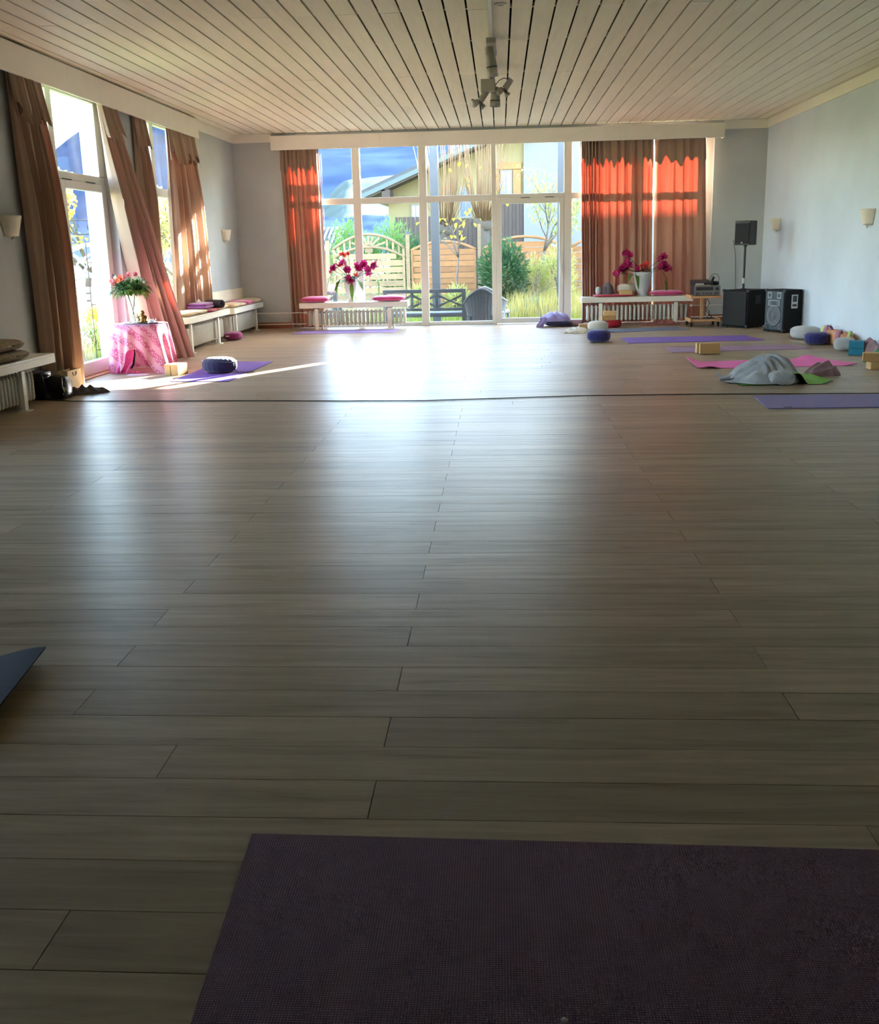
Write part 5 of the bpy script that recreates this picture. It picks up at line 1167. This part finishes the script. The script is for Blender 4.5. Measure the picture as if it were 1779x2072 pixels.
for x0, x1 in ((-0.68, -0.25), (-0.20, 0.20), (0.25, 0.68)):
    ob('lattice_bar', B().bar((x0, 0, 0.535), (x1, 0, 0.755), 0.02, 0.022, (0, 1, 0)), 'slate_wood', gb); ob('lattice_bar', B().bar((x0, 0.004, 0.755), (x1, 0.004, 0.535), 0.02, 0.022, (0, 1, 0)), 'slate_wood', gb)
    ob('lattice_bar', B().bar((x0, 0.002, 0.565), (x1, 0.002, 0.725), 0.02, 0.018, (0, 1, 0)), 'slate_wood', gb)
    ob('lattice_bar', B().bar((x0, 0.006, 0.725), (x1, 0.006, 0.565), 0.02, 0.018, (0, 1, 0)), 'slate_wood', gb)
for k in range(6): gpart('seat_slat', -0.68, 0.68, 0.03 + 0.087 * k, 0.105 + 0.087 * k, 0.41, 0.43)
g2 = copy_tree(gb); g2.location = (-3.72, 18.25, GZ); g2['label'] = 'grey garden bench half hidden behind the left back curtain'
def wicker_chair(label, c, rz, m, lean=0.0):
    root = thing('wicker_chair', label, 'chair', c, rz)
    def back(u, v):
        a = PI * (0.04 + 0.92 * u); r = 0.30 - 0.02 * math.cos(2 * a)
        top = 0.86 - 0.26 * abs(math.cos(a)) ** 1.6
        z = 0.12 + (top - 0.12) * v
        fl = 1 + 0.12 * v * v - 0.10 * math.sin(PI * v)
        return (r * fl * math.cos(a), -r * fl * math.sin(a) * 0.9 + 0.0, z)
    ob('back_shell', B().grid(back, 36, 16), m, root, smooth=True, solid=0.02)
    bb = B()
    for k in range(15):
        u = 0.02 + 0.96 * k / 14; bb.tube([Vector(back(u, v / 6)) * 1.0 + Vector((0, -0.012, 0)) for v in range(7)], 0.006, 5)
    ob('weave_rib', bb, m, root, smooth=True)
    ob('rim', B().tube([Vector(back(u / 24, 1.0)) for u in range(25)], 0.022, 8), m, root, smooth=True)
    ob('seat', B().sell((0, 0.02, 0.40), (0.54, 0.54, 0.08), 0.4, 0.6, 24, 10), m, root, smooth=True)
    for x, y in ((-0.2, -0.2), (0.2, -0.2), (-0.2, 0.22), (0.2, 0.22)): ob('leg', B().cyl((x, y, 0), (x, y, 0.37), 0.018, n=8), m, root)
    return root
wicker_chair('grey wicker armchair beside the garden bench, seen from behind', (-0.33, 18.05, GZ), 0.0, 'wicker')
wicker_chair('pale wicker armchair partly behind the back door frame', (-0.13, 18.75, GZ), -0.5, 'wicker_light')
pg = thing('pergola', 'grey garden pergola posts beyond the bench', 'pergola', (0, 20.2, GZ))
ob('pergola_post', B().box(-1.35, -1.19, -0.08, 0.08, 0, 3.75), 'post_grey', pg, bevel=0.006); ob('pergola_post', B().box(1.13, 1.29, -0.08, 0.08, 0, 3.75), 'post_grey', pg, bevel=0.006)
ob('pergola_beam', B().box(-1.8, 1.8, -0.05, 0.05, 3.75, 3.9), 'post_grey', pg)

# ------------------------------------------------------------------ fence
def fence_panel(label, x0, x1, zs, zm, m, c_y=24.0, nsl=13, z0=GZ + 0.06, name='garden_fence'):
    xm = (x0 + x1) / 2; root = thing(name, label, 'fence', (xm, c_y, GZ), 0, 'wooden fence panels behind the garden')
    hw = (x1 - x0) / 2
    top = lambda x: (zm - (zm - zs) * (x / hw) ** 2) - GZ
    for x in (-hw, hw - 0.05): ob('frame_side', B().box(x, x + 0.05, -0.025, 0.025, z0 - GZ, zs - GZ), m, root, bevel=0.003)
    ob('top_rail', B().tube([(-hw + 2 * hw * k / 16, 0, top(-hw + 2 * hw * k / 16)) for k in range(17)], 0.035, 6), m, root, smooth=True)
    z = z0 - GZ; sl = 0.135; k = 0
    while z < zm - GZ - 0.06:
        lim = hw - 0.05
        zz = z + sl - 0.012
        if zz > top(lim): lim = hw * math.sqrt(max(0.02, (zm - GZ - zz) / max(0.01, zm - zs))) - 0.02
        lim = min(lim, hw - 0.05)
        if lim > 0.12: ob('slat', B().obox((0, 0.012 * (1 if k % 2 else -1), z + sl / 2), (2 * lim, 0.014, sl - 0.014), (0.14, 0, 0)), m, root)
        z += sl; k += 1
    for x in (-hw * 0.33, hw * 0.33): ob('batten', B().box(x - 0.02, x + 0.02, 0.03, 0.05, z0 - GZ, zs - GZ), m, root)
    return root
fence_panel('orange wooden fence panel with arched top, left of the tall pole', -2.10, -0.56, 1.22, 1.42, 'garden_wood_orange')
fence_panel('orange wooden fence panel behind the dark conifer', -0.40, 1.55, 1.22, 1.49, 'garden_wood_orange')
fence_panel('orange wooden fence panel partly behind the broad curtain', 1.66, 3.5, 1.22, 1.52, 'garden_wood_orange')
fence_panel('pale wooden fence panel half hidden by the left back curtain', -5.95, -4.25, 1.25, 1.45, 'garden_wood')
gt = thing('garden_gate', 'pale wooden garden gate with sunburst arch', 'gate', (-3.10, 24.0, GZ))
hw = 0.86
arch = lambda x, zs, zm: zm - (zm - zs) * (x / hw) ** 2
for zs, zm, nm in ((1.58, 1.92, 'arch_rail'), (1.38, 1.63, 'lower_arch')):
    ob(nm, B().tube([(-hw + 2 * hw * k / 18, 0, arch(-hw + 2 * hw * k / 18, zs, zm)) for k in range(19)], 0.035, 6), 'garden_wood', gt, smooth=True)
for x in (-hw, hw - 0.06): ob('gate_stile', B().box(x, x + 0.06, -0.03, 0.03, 0.05, 1.58), 'garden_wood', gt, bevel=0.003)
for x in (-0.72, -0.58, -0.44, 0.44, 0.58, 0.72): ob('spindle', B().bar((x, 0, arch(x, 1.38, 1.63)), (x, 0, arch(x, 1.58, 1.92)), 0.045, 0.025, (0, 1, 0)), 'garden_wood', gt)
for k in range(7):
    a = math.radians(18 + 24 * k); q = Vector((math.cos(a), 0, math.sin(a)))
    L = 0.30 if 2 <= k <= 4 else (0.36 if k in (1, 5) else 0.42)
    ob('ray', B().bar(Vector((0, 0, 1.60)) + q * 0.02, Vector((0, 0, 1.60)) + Vector((q.x * L, 0, min(q.z * L, arch(q.x * L, 1.58, 1.92) - 1.60))), 0.045, 0.025, (0, 1, 0)), 'garden_wood', gt)
z = 0.08; k = 0
while z < 1.58:
    zz = z + 0.13; lim = hw - 0.06
    if zz > 1.36: lim = hw * math.sqrt(max(0.02, (1.63 - zz) / 0.25)) - 0.03
    lim = min(lim, hw - 0.06)
    ob('slat', B().box(-lim, lim, -0.012 + 0.014 * (k % 2), 0.004 + 0.014 * (k % 2), z, zz), 'garden_wood', gt); z += 0.158; k += 1
ob('centre_batten', B().box(-0.03, 0.03, 0.02, 0.045, 0.08, 1.55), 'garden_wood', gt)
def fpost(label, x, ztop, wd=0.09, m='garden_wood', y=24.0, cap=True):
    root = thing('fence_post', label, 'post', (x, y, GZ), 0, 'fence posts')
    ob('post_shaft', B().box(-wd / 2, wd / 2, -wd / 2, wd / 2, 0, ztop - GZ), m, root, bevel=0.005)
    if cap: ob('post_cap', B().lathe([(0, 0), (wd * 0.5, 0), (wd * 0.35, 0.02), (wd * 0.5, 0.05), (0, 0.09)], (0, 0, ztop - GZ), n=12), 'post_grey', root, smooth=True)
fpost('fence post with a grey finial right of the garden gate', -2.17, 1.60); fpost('fence post left of the garden gate', -4.08, 1.50)
fpost('tall yellow pole between the orange fence panels', -0.48, 1.80, 0.075, 'garden_wood', cap=False); fpost('fence post right of the panel behind the conifer', 1.605, 1.45, 0.08, 'garden_wood_orange', cap=False)

# ------------------------------------------------------------------ garden plants
shrub('bright green feathery shrub behind the left half of the gate', (-3.75, 25.3, GZ), (0.62, 0.5, 1.28), 'hedge_leaf', 2600, 0.13, 0.035, 1, group='shrubs behind the gate')
shrub('bright green feathery shrub behind the right half of the gate', (-2.75, 25.4, GZ), (0.78, 0.5, 1.22), 'hedge_leaf', 3000, 0.13, 0.035, 2, group='shrubs behind the gate')
shrub('darker green shrub right of the gate below the house balcony', (-2.05, 25.6, GZ), (0.50, 0.45, 1.02), 'conifer', 2000, 0.12, 0.035, 3, group='shrubs behind the gate')
shrub('dense dark green conifer before the orange fence', (0.06, 22.3, GZ), (0.60, 0.50, 0.93), 'conifer', 3600, 0.15, 0.035, 4, 'conifer', 'ell', 'conifer')
shrub('pale green shrub right of the conifer', (0.72, 22.6, GZ), (0.38, 0.35, 0.72), 'pale_leaf', 1500, 0.10, 0.025, 5)
shrub('golden bushy shrub at the right of the back door', (1.28, 22.4, GZ), (0.50, 0.45, 0.85), 'pale_leaf', 2600, 0.10, 0.02, 6)
shrub('yellow-green leafy shrub right of the grey post', (-0.95, 22.2, GZ), (0.32, 0.3, 0.42), 'pale_leaf', 700, 0.14, 0.035, 7)
shrub('yellow-green leafy shrub left of the grey post', (-1.78, 22.3, GZ), (0.30, 0.3, 0.42), 'pale_leaf', 600, 0.14, 0.035, 8)
shrub('sage grey low shrub right of the wicker chairs', (0.28, 19.9, GZ), (0.28, 0.25, 0.22), 'sage_leaf', 1300, 0.07, 0.012, 9)
shrub('larger sage grey shrub in the meadow', (0.72, 20.6, GZ), (0.36, 0.3, 0.30), 'sage_leaf', 1700, 0.07, 0.012, 10)
def tall_grass(label, x0, x1, y0, y1, n, h, m, seed):
    r = random.Random(seed); b = B()
    for i in range(n):
        x, y = r.uniform(x0, x1), r.uniform(y0, y1); l = h * r.uniform(0.5, 1.2); a = r.uniform(0, 2 * PI); q = r.uniform(0.05, 0.45) * l
        w2 = 0.007; dx, dy = math.cos(a), math.sin(a)
        b.add([(x - dy * w2, y + dx * w2, GZ - 0.015), (x + dy * w2, y - dx * w2, GZ - 0.015), (x + dx * q * 0.4 + dy * w2, y + dy * q * 0.4 - dx * w2, GZ + l * 0.6), (x + dx * q * 0.4 - dy * w2, y + dy * q * 0.4 + dx * w2, GZ + l * 0.6), (x + dx * q, y + dy * q, GZ + l)], [(0, 1, 2, 3), (3, 2, 4)])
    tag(ob('tall_grass', b, m), label, 'grass', kind='stuff')
tall_grass('dry golden meadow grass right of the conifer', 0.15, 3.2, 19.2, 23.6, 5200, 0.62, 'meadow_blade', 1)
tall_grass('green grass tufts in the meadow by the back door', -0.4, 3.0, 18.6, 22.5, 2600, 0.34, 'grass_blade', 2)
tall_grass('low grass around the garden bench', -4.6, 0.0, 20.6, 23.6, 2600, 0.22, 'grass_blade', 3)
tall_grass('sunlit grass strip outside the left door', -7.6, -5.4, 14.5, 18.5, 3000, 0.30, 'grass_blade', 4)
def tree(label, c, seed, trunk_h, depth, L, r0, leaves=None, bark='bark', lean=(0, 0), spread=0.6, name='tree', n=0, lL=0.08, lW=0.035, taper=0.55):
    root = thing(name, label, 'tree', c); rr = random.Random(seed); b = B()
    top = Vector((lean[0], lean[1], trunk_h))
    b.tube([(0, 0, -0.02), top * 0.5 + Vector((rr.uniform(-.06, .06), 0, 0)), top], r0, 7, r0 * 0.75)
    tips = []
    for k in range(4): tips += branchy(b, top, Vector((rr.uniform(-1, 1), rr.uniform(-.6, .6), rr.uniform(0.4, 1.2))), L, r0 * 0.55, depth, rr, spread, taper=taper)
    ob('trunk', b, bark, root, smooth=True)
    if leaves:
        lb = B()
        for i in range(n):
            p = rr.choice(tips) + Vector((rr.uniform(-.16, .16), rr.uniform(-.16, .16), rr.uniform(-.16, .16)))
            leafgeo(lb, p, (rr.uniform(-1, 1), rr.uniform(-1, 1), rr.uniform(-1, .6)), lL * rr.uniform(.7, 1.2), lW)
        tag(ob('leaves', lb, leaves, root), kind='stuff')
    return root
tree('pale apple tree with yellow-green leaves in front of the white house', (0.95, 23.2, GZ), 5, 1.45, 3, 0.62, 0.045, 'pale_leaf', 'bark_pale', (0.05, 0), 0.55, n=900, lL=0.12, lW=0.04)
tree('bare pale sapling with a few yellow leaves right of the grey post', (-1.05, 22.9, GZ), 9, 1.35, 3, 0.42, 0.028, 'yellow_leaf', 'bark_pale', (0.12, 0), 0.7, n=26, lL=0.11, lW=0.075)
tree('small crooked leafless tree in the meadow by the back door', (0.62, 20.9, GZ), 12, 0.36, 3, 0.36, 0.022, None, 'bark_pale', (-0.05, 0), 0.75)
tree('bare white-twigged tree behind the neighbour roof', (-1.9, 45.0, GZ), 14, 3.2, 4, 1.5, 0.12, None, 'bark_pale', (0.2, 0), 0.55)
def pollard(label, c, seed, trunk_h, n, hmin, hmax, fan):
    root = thing('pollard_tree', label, 'tree', c, 0, 'pollarded willows'); rr = random.Random(seed)
    ob('trunk', B().tube([(0, 0, -0.02), (0.03, 0, trunk_h * 0.5), (0, 0, trunk_h)], 0.13, 9, 0.16).sell((0, 0, trunk_h), (0.46, 0.4, 0.36), 0.8, 0.9, 14, 10, lambda p: p * (1 + 0.3 * fbm(p.x * 6, p.y * 6, p.z * 6))), 'bark', root, smooth=True)
    b = B()
    for i in range(n):
        a = rr.uniform(0, 2 * PI); q = fan * rr.uniform(0, 1) ** 0.7; h = rr.uniform(hmin, hmax)
        x, y = math.cos(a), math.sin(a)
        b.tube([(0.15 * x, 0.15 * y, trunk_h + 0.05), (0.15 * x + 0.5 * q * x, 0.15 * y + 0.5 * q * y, trunk_h + h * 0.4), (0.15 * x + 0.85 * q * x + rr.uniform(-.08, .08), 0.15 * y + 0.85 * q * y, trunk_h + h)], 0.012, 4, 0.004)
    tag(ob('shoots', b, 'shoot', root, smooth=True), kind='stuff')
    lb = B()
    for i in range(14): leafgeo(lb, (rr.uniform(-.7, .7), rr.uniform(-.5, .5), trunk_h + rr.uniform(0, 1.6)), (rr.uniform(-1, 1), rr.uniform(-1, 1), -0.5), 0.13, 0.10)
    tag(ob('leaves', lb, 'yellow_leaf', root), kind='stuff')
pollard('pollarded willow with tan upright shoots left of the door frame', (-0.42, 26.6, GZ), 3, 2.15, 75, 1.2, 2.7, 0.75)
pollard('pollarded willow with tan shoots behind the grey post', (-1.45, 27.0, GZ), 4, 2.05, 80, 1.2, 2.9, 0.80)

# ------------------------------------------------------------------ neighbour house
hs = thing('neighbour_house', 'cream and white neighbour house with a dark pitched roof', 'house', (0, 32, GZ))
RX, RZ, SL = 8.0, 7.99, 0.41
rl = lambda x: RZ - SL * abs(x - RX) - GZ
ob('gable_wall', B().prism_xz([(-3.46, 0), (16, 0), (16, rl(16) - 0.25), (RX, rl(RX) - 0.25), (-3.46, rl(-3.46) - 0.25)], 0, 10), 'house_cream', hs)
ob('plaster_wing', B().prism_xz([(0.75, 0), (15.9, 0), (15.9, rl(15.9) - 0.5), (RX, rl(RX) - 0.5), (0.75, rl(0.75) - 0.3)], -0.12, -0.002), 'house_white', hs)
for s in (-1, 1):
    xe = RX + s * 12.3
    q = [(RX, rl(RX)), (xe, rl(xe)), (xe, rl(xe) - 0.10), (RX, rl(RX) - 0.10)]
    ob('roof_slope', B().prism_xz(q, -1.0, 11), 'roof_tile', hs)
    ob('fascia', B().prism_xz([(RX, rl(RX) - 0.10), (xe, rl(xe) - 0.10), (xe, rl(xe) - 0.24), (RX, rl(RX) - 0.24)], -1.0, -0.95), 'fascia', hs)
    ob('soffit', B().prism_xz([(RX, rl(RX) - 0.24), (xe, rl(xe) - 0.24), (xe, rl(xe) - 0.30), (RX, rl(RX) - 0.30)], -0.95, 0), 'timber_dark', hs)
ob('sun_block_wing', B().prism_xz([(9.2, 6.5), (16, 6.5), (16, 8.5), (9.2, 8.5)], 1.5, 9), 'roof_tile', hs)  # unseen block added to cut the low sun on the right curtains
ob('sun_block_tower', B().box(8.5, 11.15, 1.4, 4.2, 6.5, 9.0), 'house_cream', hs)  # unseen box added to narrow the sun patch on the floor
ob('sun_block_cap', B().box(8.35, 11.25, 1.25, 4.35, 9.0, 9.2), 'roof_tile', hs)  # top slab of the added sun-blocking box
ob('purlin', B().box(-3.55, -3.30, -0.95, 0, rl(-3.4) - 0.62, rl(-3.4) - 0.30), 'timber_dark', hs)
for k in range(14): ob('cladding_board', B().box(-2.02 + 0.13 * k, -1.90 + 0.13 * k, -0.05 - 0.012 * (k % 2), -0.004, 0, 2.42), 'timber_dark', hs)
for k in range(8): ob('cladding_board', B().box(-0.18 + 0.115 * k, -0.07 + 0.115 * k, -0.05 - 0.012 * (k % 2), -0.004, 0, 2.95), 'timber_dark', hs)
def hwin(x0, x1, z0, z1, frame='house_white', shut=None):
    f = ob('window', B().box(x0, x1, -0.13 if x0 > 0.7 else -0.06, -0.01, z0, z1), frame, hs)
    y = -0.135 if x0 > 0.7 else -0.066
    xm = (x0 + x1) / 2
    for a, c in ((x0 + 0.04, xm - 0.015), (xm + 0.015, x1 - 0.04)): ob('pane', B().box(a, c, y, y + 0.004, z0 + 0.05, z1 - 0.05), 'house_glass', f)
    if shut:
        for x in (x0 - 0.26, x1 + 0.02): ob('shutter_leaf', B().box(x, x + 0.24, y - 0.01, y + 0.02, z0, z1), shut, hs)
        ob('lintel', B().box(x0 - 0.28, x1 + 0.28, y - 0.01, y + 0.02, z1 + 0.02, z1 + 0.22), shut, hs)
hwin(-1.25, -0.85, 2.45, 3.38); hwin(-2.75, -2.45, 2.3, 2.9); hwin(0.02, 0.40, 3.0, 3.85, shut='shutter'); hwin(-1.75, -1.45, 2.9, 3.4, 'shutter')
ob('balcony', B().box(-3.2, -2.05, -0.9, -0.0, 1.55, 1.68), 'timber_dark', hs)
for k in range(9): ob('balcony_board', B().box(-3.2 + 0.13 * k, -3.09 + 0.13 * k, -0.92, -0.89, 1.68, 2.5), 'timber_dark', hs)
ob('gutter_pipe', B().cyl((-2.35, -0.05, 0), (-2.35, -0.05, rl(-2.35) - 0.35), 0.05, n=10), 'fascia', hs)
sh = thing('garden_shed', 'small shed with a striped corrugated roof beyond the gate', 'shed', (-7.55, 40, GZ - 0.35))
ob('shed_wall', B().box(-1.2, 1.0, 0, 2, 0, 1.9), 'garden_wood', sh)
ob('roof_base', B().add([(-1.4, -0.3, 1.75), (1.1, -0.3, 1.75), (1.1, 2.2, 2.75), (-1.4, 2.2, 2.75), (-1.4, -0.3, 1.80), (1.1, -0.3, 1.80), (1.1, 2.2, 2.80), (-1.4, 2.2, 2.80)], [(0, 3, 2, 1), (4, 5, 6, 7), (0, 1, 5, 4), (1, 2, 6, 5), (2, 3, 7, 6), (3, 0, 4, 7)]), 'roof_tile', sh)
for k in range(14): ob('roof_rib', B().bar((-1.35 + 0.18 * k, -0.3, 1.83), (-1.35 + 0.18 * k, 2.2, 2.83), 0.08, 0.04), 'shed_roof', sh)

# ------------------------------------------------------------------ left garden
tl = thing('metal_trellis', 'dark metal trellis with scrolls outside the left door', 'trellis', (-5.35, 13.30, GZ), math.radians(70))
for k in range(5): ob('bar', B().cyl((-0.22 + 0.10 * k, 0, 0), (-0.22 + 0.10 * k, 0, 1.95 if k > 0 else 1.75), 0.007, n=6), 'dark_metal', tl)
for z in (0.35, 0.95, 1.5): ob('cross_bar', B().cyl((-0.22, 0, z), (0.18, 0, z), 0.006, n=6), 'dark_metal', tl)
ob('scroll_frame', B().tube([(-0.45, 0, 1.88), (-0.48, 0, 1.92), (-0.48, 0, 2.0), (-0.44, 0, 2.04), (0.2, 0, 2.04), (0.22, 0, 2.0), (0.22, 0, 1.9), (0.18, 0, 1.86), (-0.42, 0, 1.86), (-0.45, 0, 1.88)], 0.008, 6), 'dark_metal', tl)
for x in (-0.36, -0.12, 0.1): ob('scroll', B().tube([(x + 0.05 * (1 - k / 22) * math.cos(k * 0.6), 0, 1.95 + 0.05 * (1 - k / 22) * math.sin(k * 0.6)) for k in range(20)], 0.005, 5), 'dark_metal', tl)
wf = thing('white_fence_gate', 'white wooden fence panel with a diamond arch outside the left door', 'gate', (-7.55, 18.5, GZ), math.radians(22))
hw2 = 0.75
ar2 = lambda x, zs, zm: zm - (zm - zs) * (x / hw2) ** 2
for zs, zm, nm in ((1.42, 1.78, 'arch_rail'), (0.98, 1.22, 'lower_arch')): ob(nm, B().tube([(-hw2 + 2 * hw2 * k / 16, 0, ar2(-hw2 + 2 * hw2 * k / 16, zs, zm)) for k in range(17)], 0.045, 6), 'outside_white', wf, smooth=True)
for x in (-0.75, -0.42, -0.04, 0.34, 0.68): ob('upright', B().box(x, x + 0.07, -0.03, 0.03, 0.0 if abs(x) > 0.6 else 1.0, ar2(min(0.74, abs(x)), 1.42, 1.78)), 'outside_white', wf)
for cx_ in (-0.20, 0.17, -0.55, 0.52):
    for sx, sz in ((1, 1), (1, -1), (-1, 1), (-1, -1)): ob('diamond_bar', B().bar((cx_ + sx * 0.15, 0, 1.42 + sz * 0.19), (cx_ + sx * 0.03, 0, 1.42 + sz * 0.10), 0.05, 0.04, (0, 1, 0)).bar((cx_ + sx * 0.10, 0, 1.42), (cx_, 0, 1.42 + sz * 0.13), 0.04, 0.03, (0, 1, 0)), 'outside_white', wf)
for k in range(7): ob('slat', B().box(-0.72, 0.72, -0.012 + 0.016 * (k % 2), 0.006 + 0.016 * (k % 2), 0.10 + 0.135 * k, 0.205 + 0.135 * k), 'outside_white', wf)
for x in (-0.22, 0.22): ob('batten', B().box(x - 0.03, x + 0.03, 0.025, 0.05, 0.05, 1.02), 'outside_white', wf)
shrub('golden yellow shrub in front of the white fence panel', (-6.75, 17.0, GZ), (0.50, 0.50, 0.42), 'yellow_leaf', 2200, 0.08, 0.035, 20)
shrub('grey-green bush beyond the trellis', (-6.6, 15.9, GZ), (0.35, 0.35, 0.28), 'hedge_leaf', 900, 0.09, 0.03, 21)
tree('yellow autumn tree behind the white fence panel', (-9.2, 22.0, GZ), 31, 1.2, 3, 0.85, 0.09, 'yellow_leaf', 'bark', (0.1, 0), 0.65, n=2600, lL=0.13, lW=0.08)
tree('pale yellow tree outside the second left window', (-8.0, 24.3, GZ), 33, 1.0, 3, 0.85, 0.09, 'pale_leaf', 'bark', (0.1, 0), 0.65, n=2200, lL=0.13, lW=0.08)
shrub('green hedge farther out on the left', (-9.6, 27.0, GZ), (1.6, 0.8, 0.75), 'hedge_leaf', 2600, 0.14, 0.05, 22)
pl = thing('stone_planter', 'pale stone planter on the path outside the left door', 'planter', (-6.9, 15.9, GZ))
ob('planter_box', B().prism_xy([(-0.2, -0.2), (0.2, -0.2), (0.2, 0.2), (-0.2, 0.2)], 0, 0.34), 'planter', pl, bevel=0.01)
ob('planter_rim', B().box(-0.23, 0.23, -0.23, 0.23, 0.34, 0.39), 'planter', pl, bevel=0.008)
op = thing('outside_pillar', 'white pillar outside the second left window', 'pillar', (-4.92, 13.55, GZ))
ob('pillar_shaft', B().box(-0.09, 0.09, -0.06, 0.06, 0, 3.6), 'outside_white', op)
